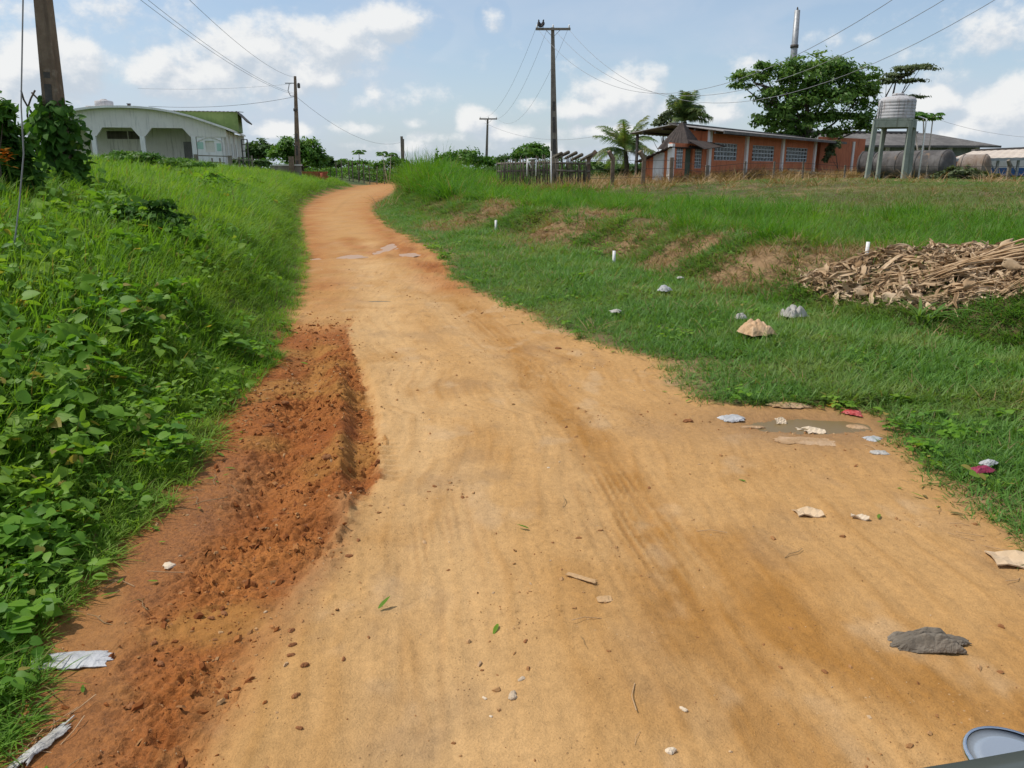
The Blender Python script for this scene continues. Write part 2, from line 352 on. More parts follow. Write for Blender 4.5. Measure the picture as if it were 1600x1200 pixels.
c = lerp(c, soil, verge)
col[sel] = c; wet[sel] = np.clip(wts['wash'] * .7 + wts['bay'] * .8 + wts['mud'] * .15, 0, 1)
# beyond: field green-brown
fo = ~sel; col[fo] = np.array((.055, .070, .022))
fv = sst(yf, 26, 60); far_grass = np.tile(np.array((.060, .085, .024)), (len(xf), 1)); far_grass = lerp(far_grass, np.array((.10, .095, .04)), sst(fbm(xf * .12, yf * .05, 3), .0, .3))
offroad = np.where(sel, 1 - inr, 1) * fv
col = lerp(col, far_grass, offroad)

def grid_mesh(name, quads, mat):
    used = np.unique(quads); rem = np.full(len(xf), -1); rem[used] = np.arange(len(used))
    me = bpy.data.meshes.new(name); me.vertices.add(len(used))
    me.vertices.foreach_set('co', np.column_stack((xf, yf, zf))[used].astype(np.float32).ravel())
    q = rem[quads]; me.loops.add(q.size); me.loops.foreach_set('vertex_index', q.ravel().astype(np.int32))
    me.polygons.add(len(q)); me.polygons.foreach_set('loop_start', (np.arange(len(q)) * 4).astype(np.int32))
    me.polygons.foreach_set('use_smooth', np.ones(len(q), bool))
    a = me.color_attributes.new('soil', 'FLOAT_COLOR', 'POINT'); a.data.foreach_set('color', np.column_stack((col, wet))[used].astype(np.float32).ravel())
    me.materials.append(mat); me.update(); me.validate()
    o = bpy.data.objects.new(name, me); COL.objects.link(o); o['kind'] = 'structure'
    return o
def soil_material():
    m, h = mat_new('earth'); at = h.new('ShaderNodeAttribute', attribute_name='soil')
    pos = h.new('ShaderNodeNewGeometry').outputs['Position']
    n1 = h.noise(pos, 28, 7, .68); n2 = h.noise(pos, 140, 4, .65); n3 = h.noise(pos, 5, 5, .6)
    k = h.ramp(n1, [(.25, .84), (.5, 1.0), (.78, 1.13)])
    c = h.mix(1.0, at.outputs['Color'], k, 'MULTIPLY')
    c = h.mix(1.0, c, h.ramp(n2, [(.3, .85), (.5, 1.0), (.72, 1.11)]), 'MULTIPLY')
    c = h.mix(1.0, c, h.ramp(n3, [(.3, .92), (.7, 1.08)]), 'MULTIPLY')
    # scattered darker crumbs and pale grit
    vo = h.new('ShaderNodeTexVoronoi'); h.put(vo.inputs['Vector'], pos); vo.inputs['Scale'].default_value = 42
    crumb = h.math('MULTIPLY', h.smooth(vo.outputs['Distance'], .20, .10), h.smooth(h.noise(pos, 3.1, 4, .6), .52, .66))
    c = h.mix(h.math('MULTIPLY', crumb, .55), c, (.20, .10, .045))
    vo2 = h.new('ShaderNodeTexVoronoi'); h.put(vo2.inputs['Vector'], h.vmath('ADD', pos, (3.3, 1.7, 0))); vo2.inputs['Scale'].default_value = 30
    grit = h.math('MULTIPLY', h.smooth(vo2.outputs['Distance'], .13, .07), h.smooth(h.noise(pos, 2.3, 4, .6), .56, .68))
    c = h.mix(h.math('MULTIPLY', grit, .5), c, (.55, .40, .25))
    hgt = h.math('ADD', h.math('MULTIPLY', n1, 1.0), h.math('MULTIPLY', n2, .45)); hgt = h.math('ADD', hgt, h.math('MULTIPLY', crumb, .4))
    sp = h.new('ShaderNodeSeparateColor'); h.put(sp.inputs[0], at.outputs['Color'])
    isred = h.smooth(h.math('DIVIDE', sp.outputs[1], h.math('MAXIMUM', sp.outputs[0], .001)), .47, .38)
    n4 = h.noise(pos, 62, 5, .7); hgt = h.math('ADD', hgt, h.math('MULTIPLY', h.math('MULTIPLY', n4, isred), 2.2))
    c = h.mix(isred, c, h.mix(1.0, c, h.ramp(n4, [(.32, .62), (.5, 1.0), (.68, 1.28)]), 'MULTIPLY'))
    b = bump(h, hgt, .62, .018)
    rough = h.math('SUBTRACT', .92, h.math('MULTIPLY', at.outputs['Alpha'], .42))
    return finish(m, h, principled(h, c, rough, .25, 0, b).outputs[0])
M_SOIL = soil_material()
idx = np.arange(nx * ny).reshape(ny, nx)
quads = np.column_stack((idx[:-1, :-1].ravel(), idx[:-1, 1:].ravel(), idx[1:, 1:].ravel(), idx[1:, :-1].ravel()))
cx = xf[quads].mean(1); cy = yf[quads].mean(1)
isroad = (cx > XL(cy)) & (cx < XR(cy)) & (cy < 320)
ground = grid_mesh('ground', quads[~isroad], M_SOIL); road = grid_mesh('dirt_road', quads[isroad], M_SOIL)
ground['label'] = 'grassy uneven ground on both sides of the dirt road'; road['label'] = 'sandy orange dirt road with churned red mud along one edge'

def Zfull(x, y):
    """height of the built surface incl. ruts"""
    x = np.atleast_1d(np.asarray(x, float)); y = np.atleast_1d(np.asarray(y, float))
    return base_h(x, y) + np.where((np.abs(x) < 22) & (y > 1) & (y < 130), near_detail(x, y)[0], 0)
def at(px, py, tmax=400):
    """where the line of sight through a photograph pixel meets the terrain"""
    d = pix_dir(px, py); ts = np.geomspace(1.0, tmax, 3000); p = ts[:, None] * d + np.array((0, 0, CAM_H))
    below = p[:, 2] <= base_h(p[:, 0], p[:, 1])
    i = np.argmax(below) if below.any() else len(ts) - 1
    x, y = p[i, 0], p[i, 1]
    return Vector((x, y, float(Zfull(x, y)[0])))
def at_depth(px, y):
    """ground point at distance y along the road direction in the column of a pixel (near the horizon)"""
    d = pix_dir(px, 265); x = d[0] / d[1] * y
    return Vector((x, y, float(base_h(x, y))))
def z_at(py, y, px=800):
    """height seen at pixel row py at distance y"""
    d = pix_dir(px, py); return CAM_H + d[2] / d[1] * y

# ------------------------------------------------------------------ mesh builders
class MB:
    def __init__(s): s.v = []; s.f = []
    def add(s, verts, faces):
        o = len(s.v); s.v.extend([tuple(map(float, p)) for p in verts]); s.f.extend([tuple(i + o for i in f) for f in faces]); return s
    def box(s, c, size, rot=None):
        a, b, d = (q / 2 for q in size)
        vv = [Vector((sx * a, sy * b, sz * d)) for sz in (-1, 1) for sy in (-1, 1) for sx in (-1, 1)]
        if rot is not None: vv = [rot @ p for p in vv]
        c = Vector(c)
        return s.add([p + c for p in vv], [(0, 2, 3, 1), (4, 5, 7, 6), (0, 1, 5, 4), (2, 6, 7, 3), (0, 4, 6, 2), (1, 3, 7, 5)])
    def bar(s, a, b, wx, wz, up=(0, 0, 1), taper=1.0):
        """square bar from a to b"""
        a, b = Vector(a), Vector(b); t = (b - a).normalized(); u = Vector(up)
        if abs(t.dot(u)) > .95: u = Vector((0, 1, 0))
        r = t.cross(u).normalized(); u2 = r.cross(t)
        vv = []
        for p, k in ((a, 1), (b, taper)):
            for i, j in ((-1, -1), (1, -1), (1, 1), (-1, 1)): vv.append(p + r * (i * wx / 2 * k) + u2 * (j * wz / 2 * k))
        return s.add(vv, [(3, 2, 1, 0), (4, 5, 6, 7), (0, 1, 5, 4), (1, 2, 6, 5), (2, 3, 7, 6), (3, 0, 4, 7)])
    def tube(s, pts, rad, n=8, cap=True):
        pts = [Vector(p) for p in pts]; m = len(pts)
        rad = rad if hasattr(rad, '__len__') else [rad] * m
        vv = []; prev = None
        for i, p in enumerate(pts):
            t = (pts[min(i + 1, m - 1)] - pts[max(i - 1, 0)]).normalized()
            if prev is None:
                r = t.orthogonal().normalized()
            else:
                r = (prev - t * prev.dot(t)); r = r.normalized() if r.length > 1e-6 else t.orthogonal().normalized()
            prev = r; q = t.cross(r)
            for k in range(n):
                an = 2 * math.pi * k / n; vv.append(p + (r * math.cos(an) + q * math.sin(an)) * rad[i])
        ff = [(i * n + k, i * n + (k + 1) % n, (i + 1) * n + (k + 1) % n, (i + 1) * n + k) for i in range(m - 1) for k in range(n)]
        if cap: ff += [tuple(range(n))[::-1], tuple((m - 1) * n + k for k in range(n))]
        return s.add(vv, ff)
    def lathe(s, prof, n=24, c=(0, 0, 0), cap=True):
        vv = [(c[0] + r * math.cos(2 * math.pi * k / n), c[1] + r * math.sin(2 * math.pi * k / n), c[2] + z) for r, z in prof for k in range(n)]
        m = len(prof); ff = [(i * n + k, i * n + (k + 1) % n, (i + 1) * n + (k + 1) % n, (i + 1) * n + k) for i in range(m - 1) for k in range(n)]
        if cap: ff += [tuple(range(n))[::-1], tuple((m - 1) * n + k for k in range(n))]
        return s.add(vv, ff)
    def prism(s, poly, z0, z1):
        """extrude a polygon of (x, z) points along y from z0 to z1"""
        n = len(poly); vv = [(x, z0, z) for x, z in poly] + [(x, z1, z) for x, z in poly]
        return s.add(vv, [tuple(range(n)), tuple(range(2 * n - 1, n - 1, -1))] + [(i, n + i, n + (i + 1) % n, (i + 1) % n) for i in range(n)])
    def sheet(s, grid, th=0.0):
        """grid[i][j] of points; th > 0 gives it thickness downward along z"""
        a, b = len(grid), len(grid[0]); vv = [p for r in grid for p in r]
        ff = [(i * b + j, i * b + j + 1, (i + 1) * b + j + 1, (i + 1) * b + j) for i in range(a - 1) for j in range(b - 1)]
        if th:
            o = a * b; vv = vv + [(p[0], p[1], p[2] - th) for p in vv]
            ff += [tuple(o + k for k in f[::-1]) for f in ff]
            ring = [(0, j) for j in range(b)] + [(i, b - 1) for i in range(1, a)] + [(a - 1, j) for j in range(b - 2, -1, -1)] + [(i, 0) for i in range(a - 2, 0, -1)]
            ring = [i * b + j for i, j in ring]
            ff += [(ring[k], o + ring[k], o + ring[(k + 1) % len(ring)], ring[(k + 1) % len(ring)]) for k in range(len(ring))]
        return s.add(vv, ff)
    def mesh(s, name, mat, smooth=False):
        me = bpy.data.meshes.new(name); me.from_pydata(s.v, [], s.f); me.update()
        if mat: me.materials.append(mat)
        if smooth: me.polygons.foreach_set('use_smooth', np.ones(len(me.polygons), bool))
        return me
    def obj(s, name, mat, parent=None, smooth=False, label=None):
        o = bpy.data.objects.new(name, s.mesh(name, mat, smooth)); COL.objects.link(o)
        if parent: o.parent = parent
        if label: o['label'] = label
        return o
def tag(o, label=None, cat=None, group=None, kind=None):
    if label: o['label'] = label
    if cat: o['category'] = cat
    if group: o['group'] = group
    if kind: o['kind'] = kind
    return o
def thing(name, label, cat, loc=(0, 0, 0), rz=0.0, group=None):
    o = bpy.data.objects.new(name, None); COL.objects.link(o); o.location = loc; o.rotation_euler = (0, 0, rz); o.empty_display_size = .2
    return tag(o, label, cat, group)
def copy_tree(o, parent=None):
    c = o.copy(); COL.objects.link(c); c.parent = parent
    for ch in list(o.children): copy_tree(ch, c)
    return c
def place(mesh, name, parent, loc=(0, 0, 0), rot=(0, 0, 0), scale=1):
    o = bpy.data.objects.new(name, mesh); COL.objects.link(o); o.parent = parent; o.location = loc; o.rotation_euler = rot
    o.scale = (scale,) * 3 if not hasattr(scale, '__len__') else scale
    return o
def np_tris(name, verts, faces, mat):
    me = bpy.data.meshes.new(name); k = faces.shape[1]
    me.vertices.add(len(verts)); me.vertices.foreach_set('co', verts.astype(np.float32).ravel())
    me.loops.add(faces.size); me.loops.foreach_set('vertex_index', faces.astype(np.int32).ravel())
    me.polygons.add(len(faces)); me.polygons.foreach_set('loop_start', (np.arange(len(faces)) * k).astype(np.int32))
    me.materials.append(mat); me.update(); return me

# ------------------------------------------------------------------ grass and weeds
M_GRASS_L = foliage('lush_grass', (.165, .325, .028), (.095, .215, .020), (.215, .345, .042), .48, .55, .2, .8, (.22, .19, .07))
M_GRASS_R = foliage('verge_grass', (.150, .295, .050), (.085, .195, .036), (.205, .295, .075), .42, .5, .25, .9, (.24, .20, .09))
M_GRASS_T = foliage('tall_grass_blades', (.110, .265, .020), (.060, .165, .015), (.135, .275, .026), .48, .55, .2, .5, (.25, .21, .08))
M_GRASS_F = foliage('field_grass', (.130, .240, .040), (.080, .165, .028), (.190, .215, .075), .35, .5, .3, .12, (.26, .21, .10))
M_DRY = foliage('dry_grass_blades', (.36, .245, .125), (.26, .165, .075), (.33, .24, .14), .25, .7, .2, 2, (.10, .13, .03))
M_WEED = foliage('weed_leaves', (.180, .350, .032), (.085, .220, .024), (.225, .370, .044), .47, .5, .2, 1.2, (.34, .28, .07))
M_VINE = foliage('vine_leaves', (.065, .165, .022), (.030, .085, .014), (.085, .195, .026), .36, .62, .15, 2.5, (.11, .19, .03))
protos = {}
def blade(L, wd, az, lean, curl, base, seg=4, twist=.3):
    vv = []; p = Vector(base); a = lean; d2 = Vector((math.cos(az), math.sin(az), 0)); side0 = Vector((-math.sin(az), math.cos(az), 0))
    for i in range(seg + 1):
        t = i / seg; wv = wd * (1 - t) ** .55 * (.75 + .6 * min(t * 3, 1) * (1 - t)) if i < seg else 0
        sd = (side0 + Vector((0, 0, twist * t))).normalized() * (wv / 2)
        vv.append((p - sd, p + sd) if i < seg else (p,))
        a += curl / seg; p = p + (d2 * math.sin(a) + Vector((0, 0, math.cos(a)))) * (L / seg)
    return vv
def tuft(name, mat, n, hmin, hmax, wd, spread, lean=(.1, .7), curl=(.3, 1.2), seg=4):
    mb = MB()
    for _ in range(n):
        az = random.uniform(0, 6.283); r = spread * math.sqrt(random.random()); b = (r * math.cos(az), r * math.sin(az), -.02)
        az2 = az + random.gauss(0, .7)
        rows = blade(random.uniform(hmin, hmax), wd * random.uniform(.6, 1.3), az2, random.uniform(*lean), random.uniform(*curl), b, seg, random.uniform(-.5, .5))
        flatv = [p for r_ in rows for p in r_]; ff = [(2 * i, 2 * i + 1, 2 * i + 3, 2 * i + 2) for i in range(seg - 1)] + [(2 * seg - 2, 2 * seg - 1, 2 * seg)]
        mb.add(flatv, ff)
    return mb.mesh(name, mat, True)
HEART = [(0, 0), (.22, -.10), (.42, .08), (.46, .34), (.30, .68), (0, 1.0), (-.30, .68), (-.46, .34), (-.42, .08), (-.22, -.10)]
OVATE = [(0, 0), (.16, .06), (.29, .28), (.30, .52), (.17, .82), (0, 1.05), (-.17, .82), (-.30, .52), (-.29, .28), (-.16, .06)]
def leaf(mb, base, direction, normal, size, shape=HEART, fold=.18, droop=.2):
    d = Vector(direction).normalized(); nrm = Vector(normal); nrm = (nrm - d * nrm.dot(d)).normalized(); s = d.cross(nrm)
    base = Vector(base); pt = lambda u, v: base + s * (u * size) + d * (v * size) + nrm * (abs(u) * fold * size - droop * v * v * size)
    outline = [pt(u, v) for u, v in shape]; mid = [pt(0, .33), pt(0, .68)]
    # halves either side of the midrib so the leaf is creased
    mb.add(outline + mid, [(0, 1, 2, 10), (10, 2, 3, 11), (11, 3, 4), (11, 4, 5), (11, 5, 6), (11, 6, 7), (10, 11, 7, 8), (0, 10, 8, 9)])
def weed(name, mat, nleaf, hgt, size, shape=HEART, tri=False):
    mb = MB()
    for k in range(nleaf):
        az = random.uniform(0, 6.283); h_ = hgt * random.uniform(.35, 1); r = random.uniform(.02, hgt * .75)
        top = Vector((r * math.cos(az), r * math.sin(az), h_)); az += random.gauss(0, .5)
        mb.tube([(top.x * .2, top.y * .2, -.02), (top.x * .6, top.y * .6, h_ * .7), top], [.0035, .0028, .002], 3, False)
        for q in ((-1.1, 0, 1.1) if tri else (0,)):
            a2 = az + q; tilt = random.uniform(-.6, .6)
            d = Vector((math.cos(a2), math.sin(a2), tilt)); nr = Vector((random.gauss(0, .6), random.gauss(0, .6), 1))
            leaf(mb, top + d.normalized() * .012, d, nr, size * random.uniform(.65, 1.2) * (1 if q == 0 else .85), shape, random.uniform(.02, .3), random.uniform(.0, .4))
    return mb.mesh(name, mat, True)
def proto_collection(name, meshes):
    c = bpy.data.collections.new(name)
    for i, me in enumerate(meshes):
        o = bpy.data.objects.new('%s_%02d' % (name, i), me); c.objects.link(o)
    return c
def scatter(name, label, pts, rot, scl, pick, coll, cat='grass'):
    """one object: every point carries one of the tufts of a collection"""
    me = bpy.data.meshes.new(name); me.vertices.add(len(pts)); me.vertices.foreach_set('co', pts.astype(np.float32).ravel())
    for nm, ty, dat in (('rot', 'FLOAT_VECTOR', rot), ('scl', 'FLOAT_VECTOR', scl)):
        a = me.attributes.new(nm, ty, 'POINT'); a.data.foreach_set('vector', dat.astype(np.float32).ravel())
    a = me.attributes.new('pick', 'INT', 'POINT'); a.data.foreach_set('value', pick.astype(np.int32))
    o = bpy.data.objects.new(name, me); COL.objects.link(o)
    g = bpy.data.node_groups.new('scatter_' + name, 'GeometryNodeTree')
    g.interface.new_socket('Geometry', in_out='INPUT', socket_type='NodeSocketGeometry'); g.interface.new_socket('Geometry', in_out='OUTPUT', socket_type='NodeSocketGeometry')
    gi = g.nodes.new('NodeGroupInput'); go = g.nodes.new('NodeGroupOutput'); ip = g.nodes.new('GeometryNodeInstanceOnPoints'); ci = g.nodes.new('GeometryNodeCollectionInfo')
    ci.inputs['Collection'].default_value = coll; ci.inputs['Separate Children'].default_value = True; ci.inputs['Reset Children'].default_value = True
    def attr(nm, ty):
        n = g.nodes.new('GeometryNodeInputNamedAttribute'); n.data_type = ty; n.inputs['Name'].default_value = nm; return n.outputs['Attribute']
    L = g.links.new; L(gi.outputs[0], ip.inputs['Points']); L(ci.outputs[0], ip.inputs['Instance']); ip.inputs['Pick Instance'].default_value = True
    L(attr('pick', 'INT'), ip.inputs['Instance Index']); L(attr('rot', 'FLOAT_VECTOR'), ip.inputs['Rotation']); L(attr('scl', 'FLOAT_VECTOR'), ip.inputs['Scale'])
    L(ip.outputs[0], go.inputs[0])
    md = o.modifiers.new('scatter', 'NODES'); md.node_group = g
    return tag(o, label, cat, None, 'stuff')
def polar(n, r0, r1, half=44, p=.5):
    r = (r0 ** p + rng.random(n) * (r1 ** p - r0 ** p)) ** (1 / p); a = np.radians(rng.uniform(-half, half, n))
    return r * np.sin(a), r * np.cos(a), r
def strew(name, label, x, y, coll, nproto, sc0, hvar=(.7, 1.25), grow_at=9.0, grow_max=2.4, hmul=None, tilt=.12, cat='grass', zoff=0.0, base=None):
    r = np.hypot(x, y); k = np.clip((r / grow_at) ** .6, 1, grow_max); h_ = rng.uniform(*hvar, len(x)) * sc0
    if hmul is not None: h_ = h_ * hmul
    z = base_h(x, y) + zoff
    rot = np.column_stack((rng.normal(0, tilt, len(x)), rng.normal(0, tilt, len(x)), rng.uniform(0, 6.283, len(x))))
    lat = np.clip(hmul, .42, 1.25) ** .85 if hmul is not None else np.ones(len(x))
    k = k * lat; h_ = h_ * np.clip((r / grow_at) ** .25, 1, 1.4)
    scl = np.column_stack((sc0 * k * rng.uniform(.8, 1.2, len(x)), sc0 * k * rng.uniform(.8, 1.2, len(x)), h_))
    return scatter(name, label, np.column_stack((x, y, z)), rot, scl, rng.integers(0, nproto, len(x)), coll, cat)

HEAP = np.array([(3.45, 9.7), (3.7, 8.9), (4.25, 7.75), (4.9, 7.25), (5.6, 7.8), (6.6, 8.8), (6.5, 9.5), (5.5, 9.2), (4.8, 9.15), (4.2, 9.6)])
def in_heap(x, y, grow_=0.0):
    inside = np.zeros(np.shape(x), bool); c_ = HEAP.mean(0); pl = HEAP + (HEAP - c_) / np.linalg.norm(HEAP - c_, axis=1)[:, None] * grow_
    x = x + .18 * fbm(x * 2.5, y * 2.5, 3); y = y + .18 * fbm(x * 2.5 + 9, y * 2.5, 3)
    for i in range(len(pl)):
        (ax, ay), (bx, by) = pl[i], pl[(i + 1) % len(pl)]
        cross = ((ay > y) != (by > y)) & (x < (bx - ax) * (y - ay) / (by - ay + 1e-12) + ax); inside ^= cross
    return inside
# left bank: knee-high lush grass, thinning and shortening at the edge of the road
x, y, r = polar(230000, 1.3, 78, 44, .6); dl = XL(y) - x
edge = .10 * fbm(x * 3, y * 3, 3)
keep = (dl + edge > .02) & (x > -46) & (rng.random(len(x)) < np.clip(.35 + (dl + edge) * 1.6, 0, 1))
x, y, dl = x[keep], y[keep], dl[keep]
gl = proto_collection('lush_tuft', [tuft('lush_tuft', M_GRASS_L, 15, .12, .36, .0125, .07, (.08, .75), (.3, 1.6)) for _ in range(9)])
hm = np.clip(.26 + dl * .62, .26, 1.1) * (1 + .75 * fbm(x * .7, y * .7, 4)) * np.clip(.5 + y * .09, .55, 1)
strew('grass', 'lush bright green grass covering the bank left of the road', x, y, gl, 9, 1.0, (.6, 1.4), 9, 1.9, hm)
# broad-leaved weeds among the grass
x, y, r = polar(20000, 1.35, 42, 42, .35); dl = XL(y) - x
near_w = sst(-r, -11, -4.5) * sst(dl, .0, .35) * (.30 + .7 * sst(fbm(x * .9, y * .9, 3), -.22, .12)); 
crest = np.exp(-(((x + 11) / 6.5) ** 2 + ((y - 24) / 6) ** 2)) * .8 + np.exp(-(((x + 5.6) / 2.4) ** 2 + ((y - 8.4) / 2.2) ** 2)) * .9
keep = (dl > .02) & (rng.random(len(x)) < np.maximum(near_w, crest)) & (rng.random(len(x)) < np.clip(.62 - .024 * r, .16, .6))
x, y, dl = x[keep], y[keep], dl[keep]
gw = proto_collection('broadleaf_weed', [weed('broadleaf_weed', M_WEED, 8, .30, .098, HEART, i % 2 == 0) for i in range(4)] + [weed('broadleaf_weed', M_WEED, 9, .26, .085, OVATE, True) for i in range(2)] + [weed('broadleaf_weed', M_WEED, 16, .34, .05, OVATE, False)])
strew('broadleaf_weeds', 'broad heart-shaped weed leaves over the grass beside the red mud', x, y, gw, 7, 1.0, (.55, 1.15), 9, 1.6, np.clip(.45 + dl * .55, .45, 1.15) * np.clip(np.hypot(x, y) / 4.2, .55, 1), .28, 'weeds')
# right verge: short dense grass
x, y, r = polar(230000, 2.6, 40, 44, .6); dr = x - XR(y); foot = np.interp(y, [0, 12, 23, 35, 60], [3.4, 3.2, 1.8, .8, .5])
pile = in_heap(x, y) & (rng.random(len(x)) > .10)
bay = (((x - WETBAY[0][0]) / .62) ** 2 + ((y - WETBAY[0][1]) / .30) ** 2) < 1
edge = .26 * fbm(x * 3.1, y * 3.1, 4, .6)
keep = (dr + edge > .03) & (dr < foot + 1.4) & (rng.random(len(x)) < np.clip(.30 + (dr + edge) * 1.5, 0, 1)) & ~pile & ~bay
dryz = np.maximum(.5 * sst(fbm(x * .35 + 3, y * .35, 3), .02, .25), .92 * bare_w(x, y)); keep &= rng.random(len(x)) > dryz
x, y, dr = x[keep], y[keep], dr[keep]
gv = proto_collection('verge_tuft', [tuft('verge_tuft', M_GRASS_R, 14, .06, .17, .0105, .06, (.4, 1.2), (.2, 1.1)) for _ in range(6)])
strew('grass', 'short dense green grass on the verge right of the road', x, y, gv, 6, 1.0, (.7, 1.2), 8, 2.2, np.clip(.55 + .35 * dr, .55, 1.05) * (1 + .4 * fbm(x * .8, y * .8, 3)))
# tall grass along the low bank and round the mound at the bend
x, y, r = polar(60000, 6, 62, 44, .7); dr = x - XR(y); foot = np.interp(y, [0, 12, 23, 35, 60], [3.4, 3.2, 1.8, .8, .5])
pile = in_heap(x, y, .25) & (rng.random(len(x)) > .02)
b = dr - foot - .9 + .5 * fbm(x * .7, y * .7, 3)
wgt = sst(b, 0, .5) * sst(-b, -9, -3) + np.exp(-(((x + 4.8) / 4.6) ** 2 + ((y - 42) / 16) ** 2))
wgt = wgt * (1 - .8 * sst(fbm(x * .35 + 3, y * .35, 3), .05, .25))
wgt = wgt * np.clip(.62 + 1.8 * fbm(x * .6 + 12, y * .45, 3), .06, 1)
wgt = wgt * (1 - .97 * sst(bare_w(x, y), .12, .5))
keep = (b > -.2) & ~pile & (rng.random(len(x)) < np.clip(wgt, 0, 1)) & (dr > .6)
x, y = x[keep], y[keep]
gt = proto_collection('tall_tuft', [tuft('tall_tuft', M_GRASS_T, 22, .25, .75, .0155, .10, (.05, .6), (.4, 1.7), 5) for _ in range(5)])
mound = np.exp(-(((x + 4.6) / 4.4) ** 2 + ((y - 40) / 16) ** 2))
strew('tall_grass', 'tall bright grass clumps on the low bank and the mound at the bend', x, y, gt, 5, 1.0, (.6, 1.15), 14, 1.7, (.60 + .9 * mound) * np.clip(1 + 1.5 * fbm(x * .75, y * .55, 3), .4, 1.7))
# the field behind the bank
x, y, r = polar(110000, 9, 110, 44, .9); dr = x - XR(y); foot = np.interp(y, [0, 12, 23, 35, 60], [3.4, 3.2, 1.8, .8, .5])
keep = (dr > foot + 2.0) & (rng.random(len(x)) < .85)
keep &= ~in_heap(x, y) & (rng.random(len(x)) > bare_w(x, y))
x, y = x[keep], y[keep]
gf = proto_collection('field_tuft', [tuft('field_tuft', M_GRASS_F, 16, .10, .30, .012, .12, (.1, .9), (.2, 1.3), 3) for _ in range(5)])
strew('grass', 'shorter yellowish grass of the field in front of the orange building', x, y, gf, 5, 1.0, (.6, 1.2), 12, 2.0, (1 + .6 * fbm(x * .3, y * .3, 3)) * np.clip(1.0 - (y - 12) / 26, .32, 1))
# dry grass: on the broken bank, by the fence, along the walls of the orange building
x, y, r = polar(120000, 6, 75, 44, 1.1); dr = x - XR(y); foot = np.interp(y, [0, 12, 23, 35, 60], [3.4, 3.2, 1.8, .8, .5]); b = dr - foot
dz = sst(fbm(x * .35 + 3, y * .35, 3), .04, .24) * sst(b, -.6, .2) * sst(-b, -3.4, -1.8) * (y < 30)
wallz = np.exp(-((y - 43.2 - np.where(x > 11.0, (x - 11.0) * 1.08, 0)) / np.where(x < 11, 2.2, 1.3)) ** 2) * (x > 2.0) * (x < 38) * .95 * np.clip(.7 + 1.5 * fbm(x * .8, y * .5, 2), .2, 1)
spot = np.maximum(bare_w(x, y) * .75, .8 * np.exp(-((y - 34.6) / .9) ** 2) * (x > -1.4) * (x < 3.8))
vergedry = .10 * (dr > .1) * sst(fbm(x * 1.4, y * 1.1, 3), -.05, .25) * (y < 40)
keep = rng.random(len(x)) < np.clip(np.maximum(np.maximum(np.maximum(dz * .8, wallz), spot), vergedry), 0, 1)
x, y = x[keep], y[keep]
gd = proto_collection('dry_tuft', [tuft('dry_tuft', M_DRY, 18, .15, .55, .012, .14, (.3, 1.3), (.2, 1.2), 4) for _ in range(5)])
strew('dry_grass', 'straw-coloured dry grass on the broken bank and along the walls', x, y, gd, 5, 1.0, (.5, 1.1), 14, 2.4, np.where(y > 40, 1.55, np.where(y > 32, 1.5, .55)))

# a few broad-leaved weeds and darker clumps in the right verge and along its rim
x, y, r = polar(9000, 2.8, 30, 44, .5); dr = x - XR(y); keep = (dr > .05) & ~in_heap(x, y) & (rng.random(len(x)) < .35 * sst(fbm(x * 1.1 + 70, y * 1.0, 3), 0, .25) * (dr < 5) + .12 * np.exp(-(dr / .35) ** 2)); x, y, dr = x[keep], y[keep], dr[keep]
strew('broadleaf_weeds', 'sparse low weeds dotted through the right verge', x, y, gw, 7, 1.0, (.4, .8), 9, 1.5, np.full(len(x), .42), .25, 'weeds')

# ------------------------------------------------------------------ building helpers
def pt(px, py, y):
    d = pix_dir(px, py); return Vector(d * (y / d[1])) + Vector((0, 0, CAM_H))
def on_plane(px, py, origin, rz, off=0.0):
    """local (x, z) where a pixel's line of sight crosses a building's wall plane y = off"""
    nrm = Vector((-math.sin(rz), math.cos(rz), 0)); ax = Vector((math.cos(rz), math.sin(rz), 0)); d = Vector(pix_dir(px, py)); c = Vector((0, 0, CAM_H)); o = Vector(origin)
    t = ((o - c).dot(nrm) + off) / d.dot(nrm); p = c + d * t - o
    return p.dot(ax), p.z
def wall_with_holes(mb, x0, x1, z0, z1, y0, y1, holes):
    xsv = sorted({x0, x1, *[v for h in holes for v in h[:2]]}); zsv = sorted({z0, z1, *[v for h in holes for v in h[2:]]})
    for i in range(len(xsv) - 1):
        for j in range(len(zsv) - 1):
            mx_, mz_ = (xsv[i] + xsv[i + 1]) / 2, (zsv[j] + zsv[j + 1]) / 2
            if any(h[0] < mx_ < h[1] and h[2] < mz_ < h[3] for h in holes): continue
            mb.box((mx_, (y0 + y1) / 2, mz_), (xsv[i + 1] - xsv[i], y1 - y0, zsv[j + 1] - zsv[j]))
    return mb
def corrugated(mb, a, b, c, d, pitch=.35, amp=.035, th=.03):
    """ribbed sheet: a-b is the lower edge, d-c the upper edge"""
    a, b, c, d = map(Vector, (a, b, c, d)); n = max(4, int((b - a).length / pitch)) * 4
    nr = (b - a).cross(d - a).normalized(); nr = nr if nr.z > 0 else -nr
    g = [[(q + nr * amp * math.sin(i * math.pi / 2)) for i in range(n + 1) for q in (e0.lerp(e1, i / n),)] for e0, e1 in ((a, b), (d, c))]
    return mb.sheet(g, th)
M_CONC = worn('pole_concrete', (.20, .17, .14), (.28, .245, .20), 2.0, .9, 30, .3, streak=(.13, .10, .08))
M_CONC_BR = worn('brown_concrete', (.165, .115, .080), (.235, .175, .125), 2.5, .9, 26, .35, streak=(.10, .07, .05), c3=(.28, .22, .17))
M_IRON = worn('dark_iron', (.06, .055, .05), (.11, .095, .085), 5, .7, 30, .2)
